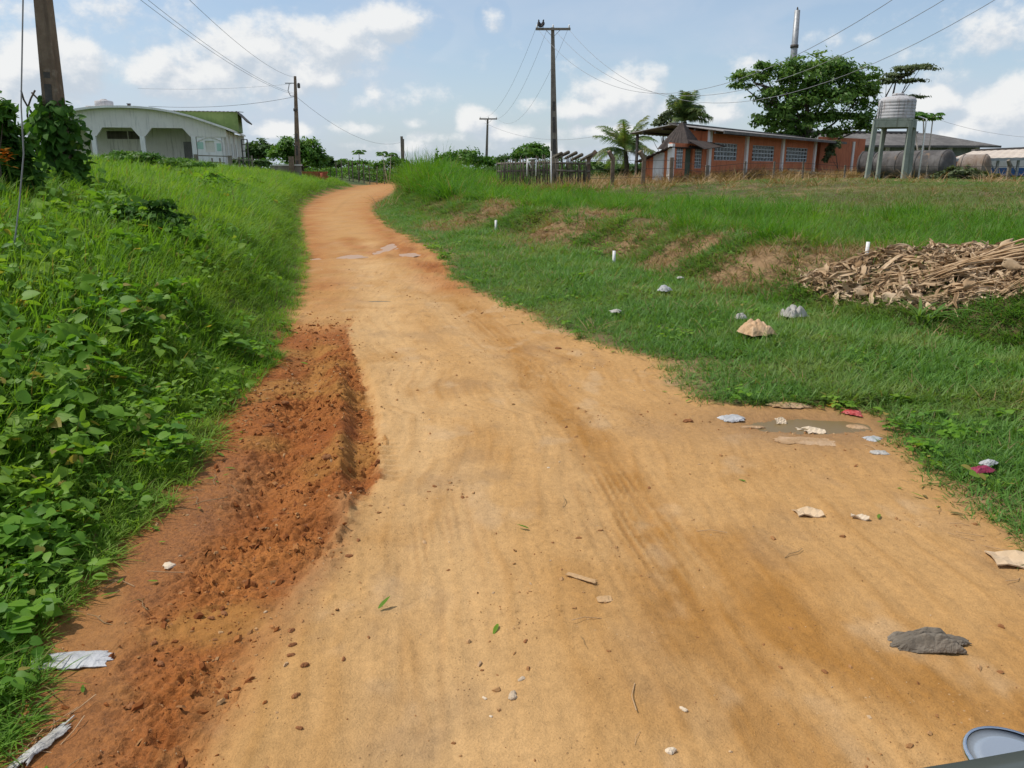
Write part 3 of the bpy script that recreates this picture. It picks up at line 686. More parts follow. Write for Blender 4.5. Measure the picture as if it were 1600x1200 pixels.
M_STEEL = worn('galvanised', (.26, .27, .28), (.36, .37, .38), 4, .5, 30, .1, .4, .4)
M_WIRE = worn('wire', (.24, .245, .26), (.30, .31, .32), 4, .6, 30, .0)
M_WHITE = worn('white_plaster', (.80, .785, .76), (.84, .83, .81), 1.2, .9, 18, .2, streak=(.60, .58, .54))
M_GREYPL = worn('grey_plaster', (.74, .70, .66), (.79, .755, .715), 1.1, .9, 18, .2, streak=(.50, .49, .47))
M_BEIGE = worn('porch_plaster', (.72, .68, .60), (.77, .735, .66), 1.2, .9, 18, .2, streak=(.44, .41, .35))
M_MINT = worn('mint_paint', (.36, .58, .47), (.44, .63, .54), 2, .85, 18, .15, c3=(.6, .62, .58))
M_GREEN = worn('green_sheet', (.17, .25, .075), (.22, .30, .10), 1.5, .7, 12, .2, streak=(.12, .19, .06))
M_DARKROOF = worn('dark_roof', (.10, .095, .09), (.15, .14, .13), 2, .8, 14, .3)
M_GREYROOF = worn('grey_metal_roof', (.20, .19, .18), (.30, .285, .27), .8, .65, 12, .2, .35, streak=(.13, .11, .10))
M_ORANGE = worn('orange_plaster', (.54, .175, .080), (.61, .22, .11), .9, .9, 16, .25, streak=(.27, .085, .045), c3=(.50, .21, .12))
M_ORANGE2 = worn('dull_orange_plaster', (.48, .155, .078), (.54, .185, .095), .9, .9, 16, .25, streak=(.17, .06, .04))
M_GLASS = worn('dark_glass', (.012, .014, .016), (.022, .024, .026), 3, .25, 20, .0, .5)
M_LATTICE = worn('pale_grille', (.46, .50, .52), (.56, .60, .62), 4, .8, 30, .1)
M_DOORG = worn('green_door', (.055, .085, .06), (.075, .11, .08), 3, .7, 20, .1)
M_DOORW = worn('white_door', (.60, .61, .61), (.70, .71, .71), 3, .6, 20, .1, streak=(.45, .45, .44))
M_BROWNROOF = worn('rusty_brown_sheet', (.038, .029, .025), (.060, .046, .040), 3, .75, 20, .3, c3=(.085, .06, .048))
M_GREENPAINT = worn('faded_green_paint', (.21, .245, .205), (.29, .32, .275), 1.5, .85, 20, .2, streak=(.12, .13, .10))
M_WOOD = worn('grey_wood', (.15, .13, .105), (.24, .21, .17), 4, .9, 30, .4, c3=(.09, .07, .05))
M_WOODP = worn('pale_wood', (.45, .36, .24), (.54, .44, .31), 4, .85, 30, .3)
M_HALLROOF = worn('hall_roof', (.095, .09, .086), (.15, .143, .136), .8, .75, 12, .2, .3, streak=(.07, .06, .055))
M_STAKE = worn('dark_stakes', (.085, .072, .055), (.15, .13, .10), 4, .95, 30, .4)
M_BARK = worn('bark', (.085, .068, .052), (.14, .115, .09), 5, .95, 14, .7)
M_RUST = worn('rusty_tank', (.065, .060, .058), (.15, .14, .135), .9, .8, 8, .3, streak=(.06, .052, .048), c3=(.22, .15, .10))
M_RUST2 = worn('brown_rust_tank', (.20, .145, .105), (.28, .24, .21), 1.3, .85, 8, .3, streak=(.13, .08, .055))
M_TANKP = worn('grey_plastic_tank', (.38, .375, .38), (.48, .47, .475), 1.4, .6, 12, .1, streak=(.21, .17, .15), c3=(.35, .29, .26))
M_BRICK = worn('red_brick', (.30, .085, .04), (.36, .12, .06), 5, .9, 20, .3)
M_BLUE = worn('blue_paint', (.03, .11, .32), (.05, .15, .38), 1.5, .7, 12, .1)
M_PALE = worn('pale_sheet', (.50, .42, .34), (.60, .52, .44), 1.0, .7, 12, .15, streak=(.44, .33, .25))
M_PWHITE = worn('white_paint', (.72, .72, .70), (.80, .80, .78), 5, .6, 30, .1, c3=(.5, .47, .42))
M_BLACK = worn('black_feathers', (.010, .010, .012), (.02, .02, .022), 8, .7, 30, .2)

# ------------------------------------------------------------------ power poles and lines
def wire(a, b, sag, label, r=.011, group=None, n=22, name='power_line'):
    a, b = Vector(a), Vector(b)
    mb = MB(); mb.tube([a.lerp(b, t / n) - Vector((0, 0, 4 * sag * (t / n) * (1 - t / n))) for t in range(n + 1)], r * .72, 5)
    return tag(mb.obj(name, M_WIRE, smooth=True), label, 'cable', group)
def pole_shaft(base, top, wb, wt, mat, root, name='shaft', slots=()):
    b0, t0 = Vector(base), Vector(top); mb = MB(); loc = Vector(root.location)
    mb.bar(b0 - loc - Vector((0, 0, .3)), t0 - loc, wb, wb * .8, (0, 1, 0), wt / wb)
    sh = mb.obj(name, mat, root)
    for (s0, s1) in slots:                                  # dark strips on the face, painting the shade of its recessed bays
        m2 = MB(); p0, p1 = b0.lerp(t0, s0) - loc, b0.lerp(t0, s1) - loc; wv = wb + (wt - wb) * s0
        off = Vector((0, -wv * .4, 0))
        m2.bar(p0 + off, p1 + off, wv * .42, .012, (0, 1, 0)); m2.obj('recess_shade', M_IRON, sh)
    return sh
# the near pole, leaning, its lower half wrapped in a climber
B0 = at(98, 306); B0.z = float(base_h(B0.x, B0.y)); T0 = pt(67, 0, B0.y - .1); T0 = B0 + (T0 - B0) * 1.5
near_pole = thing('utility_pole', 'big leaning brown concrete pole wrapped in green climber on the left bank', 'utility pole', B0)
pole_shaft(B0, T0, .275, .145, M_CONC_BR, near_pole, slots=((.295, .39), (.41, .43)))
GW = MB(); ga = pt(36, 0, 6.6); gb = pt(33, 165, 6.6); gc = pt(20, 400, 6.6); GW.tube([ga + (ga - gb) * .9, ga, gb, pt(37, 240, 6.6), pt(30, 320, 6.6), gc, gc + Vector((-.03, 0, -.4))], .006, 5)
tag(GW.obj('guy_wire', M_WIRE, smooth=True), 'thin loose wire hanging down beside the climber-covered pole', 'cable')
def crossarm(root, c, width, mat, braces=True, nins=3, th=.11):
    loc = Vector(root.location); c = Vector(c) - loc
    MB().box((c.x, c.y - .14, c.z), (width, th, th)).obj('crossarm', mat, root)
    if braces:
        for s in (-1, 1):
            MB().bar((c.x + s * width * .2, c.y - .16, c.z - th / 2), (c.x + s * .04, c.y - .12, c.z - width * .20), .04, .02).obj('brace', mat, root)
    ins = MB(); ins.lathe([(.02, 0), (.045, .03), (.03, .06), (.05, .10), (.03, .13), (.015, .17)], 8)
    ime = ins.mesh('insulator', M_WHITE, True)
    for k in range(nins):
        place(ime, 'insulator', root, (c.x + width * (-.46 + .92 * k / (nins - 1)), c.y - .14, c.z + th / 2), (0, 0, 0), 1.2)
YA = 52.0; b = at_depth(867, YA); tp = pt(863.5, 43, YA)
tall = thing('utility_pole', 'tallest concrete pole in the middle with a wide crossarm and two birds on it', 'utility pole', b)
pole_shaft(b, tp, .52, .20, M_CONC, tall, slots=((.06, .16), (.20, .30), (.34, .44), (.48, .54)))
crossarm(tall, pt(864, 46, YA), 2.15, M_CONC, True, 3, .13)
YB = 92.0; b = at_depth(759, YB); tp2 = pt(762, 185, YB)
mid = thing('utility_pole', 'distant dark pole with a short crossarm rising above the tall bush', 'utility pole', b)
pole_shaft(b, tp2, .36, .20, M_WOOD, mid); crossarm(mid, pt(763, 186, YB), 2.0, M_WOOD, True, 3, .14)
YC = 68.0; b = at_depth(465, YC); tp3 = pt(461, 119, YC)
left_p = thing('utility_pole', 'slim concrete pole beside the round bushy tree left of the bend', 'utility pole', b)
pole_shaft(b, tp3, .46, .18, M_CONC_BR, left_p, slots=((.05, .17), (.22, .32), (.36, .44)))
MB().box((0, 0, 0), (.9, .07, .07)).obj('crossarm', M_STEEL, left_p).location = pt(454, 130, YC) - b
MB().lathe([(.05, 0), (.12, .05), (.12, .35), (.05, .42)], 10).obj('lightning_arrester', M_IRON, left_p, True).location = pt(467, 138, YC) - b
MB().lathe([(.16, 0), (.19, .05), (.19, .2), (.15, .25)], 10).obj('clamp', M_IRON, left_p, True).location = pt(462, 174, YC) - b
MB().tube([pt(452, 131, YC) - b, pt(450, 142, YC) - b, pt(454, 150, YC) - b, pt(461, 150, YC) - b], .03, 5).obj('jumper_wire', M_IRON, left_p, True)
YD = 115.0; b = at_depth(629, YD)
far_p = thing('utility_pole', 'tiny far pole standing above the road end', 'utility pole', b)
MB().bar((0, 0, -.3), pt(627.5, 213, YD) - b, .34, .22).obj('shaft', M_WOOD, far_p)
MB().bar(at_depth(631, YD) - b, pt(630.5, 217, YD) - b, .16, .12).obj('brace_post', M_CONC, far_p)
b = at_depth(1236, 76); mast = thing('metal_mast', 'grey pipe mast rising out of the big tree', 'mast', b)
MB().tube([(0, 0, -.3), pt(1240, 90, 76) - b, pt(1246, 16, 76) - b], [.34, .30, .24], 12).obj('pipe', M_STEEL, mast, True)
MB().tube([pt(1241, 75, 76) - b, pt(1241.5, 70, 76) - b], [.36, .36], 12).obj('collar', M_IRON, mast, True)
MB().tube([pt(1246, 16, 76) - b, pt(1246.3, 11, 76) - b], [.10, .05], 8).obj('tip', M_IRON, mast, True)
# birds on the crossarm
def bird(px, py, lab, flip):
    c = pt(px, py, YA - .14); c.z = pt(864, 46, YA).z + .065
    t = thing('bird', lab, 'bird', c, flip)
    mb = MB(); mb.tube([(0, -.16, .03), (0, -.08, .10), (0, 0, .19), (0, .05, .29), (0, .055, .36), (0, .05, .43), (0, .085, .46), (0, .14, .445)], [.012, .06, .105, .10, .05, .048, .035, .006], 10)
    mb.obj('body', M_BLACK, t, True)
    for s in (-1, 1):
        MB().tube([(s * .075, .04, .30), (s * .10, -.03, .19), (s * .06, -.15, .06), (s * .03, -.22, .0)], [.02, .06, .05, .01], 8).obj('wing', M_BLACK, t, True)
        MB().tube([(s * .04, .01, .12), (s * .04, .02, .0), (s * .04, .06, .004)], .012, 5).obj('leg', M_IRON, t, True)
bird(842.5, 40, 'black bird perched on the outer end of the crossarm', .5); bird(848, 40, 'black bird on the crossarm, perched nearer to the pole', -.7)
# lines
arm = pt(864, 46, YA); arm2 = pt(763, 186, YB)
GRP = None
wire(arm + Vector((-1.0, -.14, .2)), arm2 + Vector((-.9, -.1, .2)), 1.6, 'thin line from the bird end of the tall crossarm down to the dark pole')
wire(arm + Vector((-.4, -.14, -.1)), arm2 + Vector((0, -.1, .2)), 1.9, 'thin line from near the middle of the tall crossarm to the dark pole')
wire(arm + Vector((1.0, -.14, .2)), arm2 + Vector((.9, -.1, .2)), 2.6, 'thin line crossing behind the tall pole on its way to the dark pole')
for (dx, tx, ty, sag, lab) in ((-.9, 1283, -4, 3.2, 'uppermost of three drooping lines from the tall pole towards the mast'), (.1, 1345, -4, 3.3, 'middle one of three drooping lines from the tall pole towards the mast'),
                           (1.0, 1405, -4, 3.6, 'lowest of three drooping lines from the tall pole towards the mast')):
    e = pt(tx, ty, 27); wire(arm + Vector((dx, -.14, -.05)), e + (e - arm) * .15, sag, lab, .013, n=30)
l3 = pt(461, 125, YC)
for (sx, sy, ey, lab) in ((212, -6, 148, 'left one of the paired lines from the slim pole into the upper sky'), (224, -6, 146, 'right one of the paired lines from the slim pole into the upper sky'), (290, -6, 121, 'single line meeting the very top of the slim pole')):
    wire(pt(461, ey, YC), pt(sx, sy, 30), .5, lab, .012)
wire(pt(461, 151, YC), pt(232, 166, 60), .35, 'cable from the slim pole to the roof of the white building', .022)
wire(pt(455, 131, YC), pt(215, 138, 60), .2, 'faint cable above the white building from the slim pole crossarm', .010)
wire(pt(464, 152, YC), pt(628, 222, YD), 1.5, 'line from the slim pole down to the tiny far pole', .018)
wire(pt(757, 192, YB), pt(930, 213, 75), .9, 'slack line from the dark pole towards the coconut palm', .018)
wire(pt(1400, 160, 62), pt(1640, 216, 58), .6, 'lone faint line over the long hall towards the right', .014)

# ------------------------------------------------------------------ white building
YW = 62.0; WR = -0.0
R0 = at_depth(352, YW); R1 = at_depth(377, 73.0); WRZ = math.atan2(R1.y - R0.y, R1.x - R0.x) - math.pi / 2
R0.z = 0.9
wb = thing('white_building', 'white building with arched porch, barrel roof and green upper storey', 'building', R0, WRZ)
W = lambda px, py, off=0.0: on_plane(px, py, R0, WRZ, off)
prof_px = [(359, 201.5), (352, 198.5), (330, 191), (300, 181), (270, 173.5), (240, 168.5), (215, 166.3), (192, 165.6)]
prof = [W(*p) for p in prof_px]; cxl = prof[-1][0]; prof = prof + [(2 * cxl - x_, z_) for x_, z_ in prof[-2::-1]]
z_sp = W(320, 207)[1]; z_ar = W(260, 200)[1]; ZF = .7
bays = [(W(228, 220)[0], W(298, 220)[0]), (W(152, 220)[0], W(218, 220)[0]), (W(70, 220)[0], W(142, 220)[0]), (W(-6, 220)[0], W(62, 220)[0])]
b3 = (W(307, 220)[0], W(346, 220)[0]); xl_end = prof[-2][0]; xr_end = prof[1][0]
# gable: top follows the roof, underside is cut by the flat-topped arches
top = [(x_, z_ - .16) for x_, z_ in prof if xl_end - .01 <= x_ <= xr_end + .01]
zb = W(225, 213)[1]
low = [(xr_end, zb)]
low = [(xl_end, zb)]
for (a_, b_) in sorted(bays):
    if a_ < xl_end: continue
    c_ = (b_ - a_) * .16; low += [(a_, zb), (a_ + c_, z_ar), (b_ - c_, z_ar), (b_, zb)]
low += [(xr_end, zb)]
gb_ = MB(); gb_.prism(top + low, 0, .30); gb_.obj('gable', M_GREYPL, wb)
fl = MB()
for i in range(len(prof) - 1):
    (xa, za), (xb, zb_) = prof[i], prof[i + 1]
    fl.add([(xa, -.55, za), (xb, -.55, zb_), (xb, 11.5, zb_), (xa, 11.5, za), (xa, -.55, za - .15), (xb, -.55, zb_ - .15), (xb, 11.5, zb_ - .15), (xa, 11.5, za - .15)],
           [(0, 1, 2, 3), (7, 6, 5, 4), (0, 4, 5, 1), (2, 6, 7, 3), (1, 5, 6, 2), (3, 7, 4, 0)])
fl.obj('roof', M_WHITE, wb)
for xa, xb in [(W(219, 220)[0], W(226.5, 220)[0]), (W(299, 220)[0], W(306, 220)[0]), (W(143, 220)[0], W(150, 220)[0]), (W(62, 220)[0], W(69, 220)[0]), (W(347, 220)[0], 0.0)]:
    MB().box(((xa + xb) / 2, .14, (zb - .002 + ZF - 1) / 2), (xb - xa, .33, zb - .002 - ZF + 1)).obj('column', M_WHITE, wb)
# closed bay at the right with a small window and mint paint
wx0, wz1 = W(320, 220); wx1, wz0 = W(336, 238)
m = MB(); wall_with_holes(m, b3[0], b3[1], ZF - 1, zb - .004, .06, .26, [(wx0, wx1, wz0, wz1)]); m.obj('wall', M_WHITE, wb)
wn = MB().box(((wx0 + wx1) / 2, .20, (wz0 + wz1) / 2), (wx1 - wx0, .04, wz1 - wz0)).obj('window', M_BEIGE, wb)
for (pa, pb, qa, qb) in ((307.5, 318, 222, 233), (338, 346, 224, 236)):
    xa, za = W(pa, qa); xb, zb2 = W(pb, qb)
    MB().box(((xa + xb) / 2, .055, (za + zb2) / 2), (xb - xa, .012, za - zb2)).obj('painted_patch', M_MINT, wb)
m = MB(); ax_, az_ = W(307, 210); bx_, bz_ = W(346, 210); arc = [(ax_ + (bx_ - ax_) * t, zb - .35 + .32 * math.sin(math.pi * t)) for t in np.linspace(0, 1, 11)]
m.tube([(x_, .05, z_) for x_, z_ in arc], .05, 6); m.obj('arch_moulding', M_GREYPL, wb)
# porch back wall with louvre and door
OFF = 3.0
la, lz1 = W(166, 204.5, OFF); lb, lz0 = W(220, 217.5, OFF); da, dz1 = W(286, 221.5, OFF); db, _ = W(299, 221.5, OFF)
m = MB(); wall_with_holes(m, xl_end, b3[0], ZF - 1, z_ar + .4, OFF, OFF + .2, [(la, lb, lz0, lz1), (da, db, ZF, dz1)]); m.obj('wall', M_BEIGE, wb)
lv = MB().box(((la + lb) / 2, OFF + .15, (lz0 + lz1) / 2), (lb - la, .03, lz1 - lz0)).obj('window', M_GLASS, wb)
sl_me = MB().box((0, 0, 0), (lb - la, .10, .045), Matrix.Rotation(.5, 3, 'X')).mesh('slat', M_WOOD)
for k in range(6): place(sl_me, 'slat', lv, ((la + lb) / 2 * 0 + (la + lb) / 2, OFF + .07, lz0 + (k + .5) * (lz1 - lz0) / 6))
MB().box(((la + lb) / 2 + .3, OFF + .06, (lz0 + lz1) / 2), (.06, .14, lz1 - lz0)).obj('frame', M_BEIGE, lv)
MB().box(((da + db) / 2, OFF + .08, (ZF + dz1) / 2), (db - da, .05, dz1 - ZF)).obj('door', M_GREYROOF, wb)
MB().box(((xl_end + b3[0]) / 2, 1.6, z_ar + .30), (b3[0] - xl_end, 2.75, .12)).obj('porch_ceiling', M_BEIGE, wb)
MB().box(((xl_end + xr_end) / 2, 5.4, .1), (xr_end - xl_end, 11.0, 1.2)).obj('floor_slab', M_GREYPL, wb)
# side wall with three windows
zs = z_sp + .25; holes = [(.0 + y_, y_ + .9, zs - 1.9, zs - .9) for y_ in (2.2, 5.2, 8.2)]
m = MB(); wall_with_holes(m, .32, 11, ZF - 1, zs, -.22, -.02, holes)
m.v = [(y_ * 1.0, x_, z_) for x_, y_, z_ in m.v]; m.f = [f[::-1] for f in m.f]; m.obj('wall', M_WHITE, wb)
for h_ in holes:
    wn = MB().box((-.14, (h_[0] + h_[1]) / 2, (h_[2] + h_[3]) / 2), (.04, h_[1] - h_[0], h_[3] - h_[2])).obj('window', M_GLASS, wb)
    MB().box((.01, (h_[0] + h_[1]) / 2, h_[2] - .05), (.10, h_[1] - h_[0] + .1, .08)).obj('sill', M_GREYPL, wn)
for y_ in (1.5, 4.2, 7.2, 10.2): MB().box((.05, y_, (zs + ZF - 1) / 2), (.13, .28, zs - ZF + 1)).obj('pilaster', M_GREYPL, wb)
MB().box((-6, 11.1, (zs + ZF - 1) / 2), (13, .2, zs - ZF + 1)).obj('wall', M_WHITE, wb)
# green upper storey and its dark roof
g0, gz1 = W(262, 173.5, 5); g1, _ = W(371, 177, 5)
gz1 = W(330, 174.5, 5)[1]; zlow = W(372, 200, 5)[1] - .3
MB().box(((g0 + g1) / 2, 6.5, (gz1 + zlow) / 2), (g1 - g0, 3.0, gz1 - zlow)).obj('upper_storey', M_GREEN, wb)
rr_ = MB(); corrugated(rr_, (g0 - .2, 4.8, gz1 + .03), (g1 + .15, 4.8, gz1 + .03), (g1 + .15, 8.6, gz1 + .25), (g0 - .2, 8.6, gz1 + .25), .3, .02); rr_.obj('upper_roof', M_GREYROOF, wb)
MB().add([(g1 - .05, 4.6, gz1 + .08), (g1 + .75, 4.6, gz1 - .72), (g1 + .75, 9, gz1 - .72), (g1 - .05, 9, gz1 + .08), (g1 - .05, 4.6, gz1 - .02), (g1 + .68, 4.6, gz1 - .80), (g1 + .68, 9, gz1 - .80), (g1 - .05, 9, gz1 - .02)],
         [(0, 1, 2, 3), (7, 6, 5, 4), (0, 4, 5, 1), (1, 5, 6, 2), (2, 6, 7, 3), (3, 7, 4, 0)]).obj('eave', M_DARKROOF, wb)
# tank and vents on the roof
c = pt(163, 166, YW + 1); c.z = pt(163, 167, YW + 1).z
tk = thing('water_tank', 'small grey water tank on the crest of the white barrel roof', 'water tank', c)
MB().lathe([(.62, 0), (.66, .06), (.66, .38), (.60, .42), (.25, .50), (.2, .56), (.02, .58)], 20).obj('drum', M_TANKP, tk, True)
c = pt(202, 168, YW - .3); tag(MB().box((0, 0, .12), (.18, .18, .24)).box((0, 0, .26), (.24, .24, .05)).obj('roof_vent', M_IRON), 'small dark vent on the edge of the white barrel roof', 'vent').location = c
vb_ = MB(); [vb_.box((k * .22, 0, .15), (.12, .3, .30)) for k in range(7)]; ot = vb_.obj('roof_baluster', M_GREYPL); ot.location = pt(137, 172, YW - 1); tag(ot, 'row of short grey stubs on the roof edge left of the tank', 'parapet')
# yard fence in front of it
fb = at_depth(308, 50); yf_ = thing('yard_fence', 'low broken fence of grey posts and rails before the white building', 'fence', fb)
for px_, h_ in ((308, 248), (333, 254), (345, 254), (361, 250), (375, 252), (395, 250)):
    q = at_depth(px_, 50); MB().bar(q - fb - Vector((0, 0, .3)), Vector((q.x, q.y, z_at(h_ - 7, 50))) - fb, .2 if px_ in (308, 361) else .08, .2 if px_ in (308, 361) else .08).obj('post', M_CONC, yf_)
for pa, pb, ra in ((310, 362, 243), (325, 352, 253), (362, 398, 249)):
    MB().bar(pt(pa, ra, 49.9) - fb, pt(pb, ra + 1.5, 49.9) - fb, .06, .06).obj('rail', M_WOOD, yf_)
gt_b = at_depth(386, 52); gte = thing('garden_gate', 'tall thin metal gate frame right of the white building', 'gate', gt_b)
for px_ in (377, 386): q = pt(px_, 218, 52); MB().bar(Vector((q.x, q.y, gt_b.z - .2)) - gt_b, q - gt_b, .07, .07).obj('post', M_IRON, gte)
for py_ in (218, 226, 236, 246): MB().bar(pt(377, py_, 52) - gt_b, pt(386, py_, 52) - gt_b, .05, .05).obj('bar', M_IRON, gte)
# culvert wall and bricks beside the slim pole
cb = at_depth(446, 62); cv = thing('culvert_wall', 'low dark concrete wall at the foot of the slim pole', 'wall', cb)
q0, q1 = pt(424, 262, 62), pt(470, 266, 62); MB().box(((q0.x + q1.x) / 2 - cb.x, 0, .25), (q1.x - q0.x, .4, 1.0)).obj('wall', M_CONC, cv); MB().box(((q0.x + q1.x) / 2 - cb.x, 0, .80), (q1.x - q0.x + .15, .5, .1)).obj('coping', M_GREYPL, cv)
q = at_depth(432 + 24, 61.5); st_ = MB().bar((0, 0, -.3), (0, 0, 1.5), .32, .3).obj('concrete_stub', M_CONC_BR); st_.location = q; tag(st_, 'short brown concrete stub just left of the slim pole', 'post')
bb = at_depth(487, 66); bw = thing('brick_stack', 'low stack of orange bricks right of the slim pole', 'bricks', bb)
brick_me = MB().box((0, 0, 0), (.56, .28, .16)).mesh('brick', M_BRICK)
for r_ in range(4):
    for k in range(4): place(brick_me, 'brick', bw, (-.9 + k * .60 + (r_ % 2) * .12 + random.uniform(-.02, .02), random.uniform(-.03, .03), .05 + r_ * .17), (0, 0, random.uniform(-.06, .06)))
q = at_depth(503, 66); dr_b = MB().lathe([(.20, 0), (.22, .02), (.22, .32), (.23, .34), (.23, .38), (.22, .40), (.22, .70), (.19, .72)], 16).obj('barrel', worn('red_barrel', (.30, .06, .03), (.38, .09, .045), 3, .6), None, True); dr_b.location = q; tag(dr_b, 'small red barrel beside the orange bricks', 'barrel')

# ------------------------------------------------------------------ orange building
A0 = at_depth(1105, 45.0); B1 = at_depth(1273, 60.0); ORZ = math.atan2(B1.y - A0.y, B1.x - A0.x); A0.z = 1.0; OL = math.hypot(B1.x - A0.x, B1.y - A0.y)
ob = thing('orange_building', 'orange one-storey building with white pilasters and three lattice windows', 'building', A0, ORZ)
O = lambda px, py, off=0.0: on_plane(px, py, A0, ORZ, off)
zt = (O(1107, 204.5)[1] + O(1272, 218)[1]) / 2
wins = []
for (pa, pb, qa, qb) in ((1117, 1152.5, 224, 246.5), (1176.5, 1210.5, 226.5, 247.5), (1229.5, 1262.5, 229, 250)):
    xa, za = O(pa, qa); xb, _ = O(pb, qa); wins.append((xa, xb, za - 1.02, za))
zw = sum(w_[3] for w_ in wins) / 3; wins = [(a_, b_, zw - .95, zw) for a_, b_, _, _ in wins]
m = MB(); wall_with_holes(m, 0, OL, -.6, zt, 0, .2, wins); m.obj('wall', M_ORANGE, ob)
for (a_, b_, c_, d_) in wins:
    wn = MB().box(((a_ + b_) / 2, .17, (c_ + d_) / 2), (b_ - a_, .03, d_ - c_)).obj('window', M_GLASS, ob)
    g_ = MB(); nx_, nz_ = 7, 4
    for k in range(nx_ + 1): g_.box((a_ + (b_ - a_) * k / nx_, .07, (c_ + d_) / 2), (.075, .10, d_ - c_))
    for k in range(nz_ + 1): g_.box(((a_ + b_) / 2, .072, c_ + (d_ - c_) * k / nz_), (b_ - a_, .085, .06))
    g_.obj('grille', M_LATTICE, wn)
for p_ in (1106.5, 1164.5, 1221, 1271.5):
    x_ = O(p_, 240)[0]; MB().box((x_, -.06, (zt - .6) / 2), (.34, .14, zt + .6)).obj('pilaster', M_WHITE, ob)
MB().box((OL / 2, -.03, .05), (OL, .08, .2)).obj('plinth', M_GREYPL, ob)
DEP = 3.9
MB().box((OL, DEP / 2 + .2, (zt - .6) / 2), (.2, DEP, zt + .6)).obj('wall', M_ORANGE, ob); MB().box((OL / 2 + 2.5, DEP + .1, (zt - .6) / 2), (OL - 5, .2, zt + .6)).obj('wall', M_ORANGE, ob)
m = MB(); m.prism([(.2, -.6), (DEP / 2 - .1, -.6), (DEP / 2 - .1, zt + .20), (.2, zt - .05)], 0, .2); m.v = [(y_, x_, z_) for x_, y_, z_ in m.v]; m.f = [f[::-1] for f in m.f]; m.obj('gable', M_ORANGE, ob)
rx1 = O(1299, 222)[0]
r_ = MB(); corrugated(r_, (-.7, -1.1, zt - .08), (rx1, -1.1, zt - .08), (rx1, DEP / 2, zt + .28), (-.7, DEP / 2, zt + .36), .5, .03); corrugated(r_, (-.7, DEP + .8, zt - .05), (rx1, DEP + .8, zt - .05), (rx1, DEP / 2 + .01, zt + .28), (-.7, DEP / 2 + .01, zt + .36), .5, .03); r_.obj('roof', M_GREYROOF, ob)
MB().box(((rx1 - .7) / 2, -1.14, zt - .14), (rx1 + .7, .05, .16)).obj('eave_board', M_DARKROOF, ob)
MB().box((-.1, DEP + .55, (zt - .7) / 2), (.13, .13, zt + .5)).obj('post', M_IRON, ob)
for y_ in (-.6, .6, 1.6, 2.6, 3.8): MB().box((2, y_, zt - .22 + .46 * (1 - abs(y_ - DEP / 2) / 3.0)), (5.3, .08, .10)).obj('purlin', M_IRON, ob)
MB().bar((-.7, DEP / 2, zt + .41), (rx1, DEP / 2, zt + .33), .5, .08).obj('ridge_cap', M_DARKROOF, ob)
# entrance annexe at the near end: continues the front wall to the left
e0 = O(1050, 240)[0]
zE = O(1075, 232)[1]
def on(px_): return O(px_, 250)[0]
dz_top = O(1080, 231)[1]; h1 = (on(1057), on(1067.5), O(1062, 263)[1], O(1062, 231)[1]); h2 = (on(1086), on(1097), O(1091, 263)[1], O(1091, 231)[1]); hd = (on(1071), on(1082), .02, O(1076, 232)[1])
m = MB(); wall_with_holes(m, e0, -.18, -.6, zE + .25, .02, .2, [h1, h2, hd]); m.obj('wall', M_ORANGE, ob)
for h_ in (h1, h2):
    wn = MB().box(((h_[0] + h_[1]) / 2, .17, (h_[2] + h_[3]) / 2), (h_[1] - h_[0], .03, h_[3] - h_[2])).obj('window', M_GLASS, ob)
    g_ = MB()
    for k in range(4): g_.box((h_[0] + (h_[1] - h_[0]) * k / 3, .09, (h_[2] + h_[3]) / 2), (.05, .08, h_[3] - h_[2]))
    for k in range(7): g_.box(((h_[0] + h_[1]) / 2, .092, h_[2] + (h_[3] - h_[2]) * k / 6), (h_[1] - h_[0], .07, .045))
    g_.obj('grille', M_LATTICE, wn)
MB().box(((hd[0] + hd[1]) / 2, .15, hd[3] / 2), (hd[1] - hd[0], .05, hd[3])).obj('door', M_DOORG, ob)
MB().box((e0, .05, (zE - .6) / 2 + .1), (.28, .26, zE + .8)).obj('pilaster', M_WHITE, ob)
aw = MB(); corrugated(aw, (on(1072), -1.0, O(1072, 233)[1]), (.1, -1.0, O(1108, 226)[1] - .1), (.1, .0, O(1108, 226)[1] + .15), (on(1072), .0, zE + .45), .25, .02); aw.obj('door_awning', M_BROWNROOF, ob)
# pyramid roof of dark ribbed sheet
pcx, pcy = O(1063, 250, .9)[0], .9; hb = .98; apex = z_at(191.5, 44.5) - A0.z; zb0 = z_at(232, 42.8) - A0.z
pr = MB(); ring = []
for k in range(48):
    an = 2 * math.pi * k / 48 + math.pi / 4; sq = 1 / max(abs(math.cos(an - math.pi / 4)) if False else abs(math.cos(an)), abs(math.sin(an)))
    ring.append((math.cos(an) * sq, math.sin(an) * sq))
lev = [(1.0, 0), (.62, .42), (.34, .70), (.06, 1.0)]
vv = []
for s_, t_ in lev:
    for k, (u_, v_) in enumerate(ring):
        kk = s_ * (1 + (.035 if k % 2 else -.02)); vv.append((pcx + u_ * hb * kk, pcy + v_ * hb * kk, zb0 + (apex - zb0) * t_))
n_ = 48; pr.add(vv, [(i * n_ + k, i * n_ + (k + 1) % n_, (i + 1) * n_ + (k + 1) % n_, (i + 1) * n_ + k) for i in range(3) for k in range(n_)] + [tuple(range(n_))[::-1], tuple(3 * n_ + k for k in range(n_))])
pr.obj('pyramid_roof', M_BROWNROOF, ob)
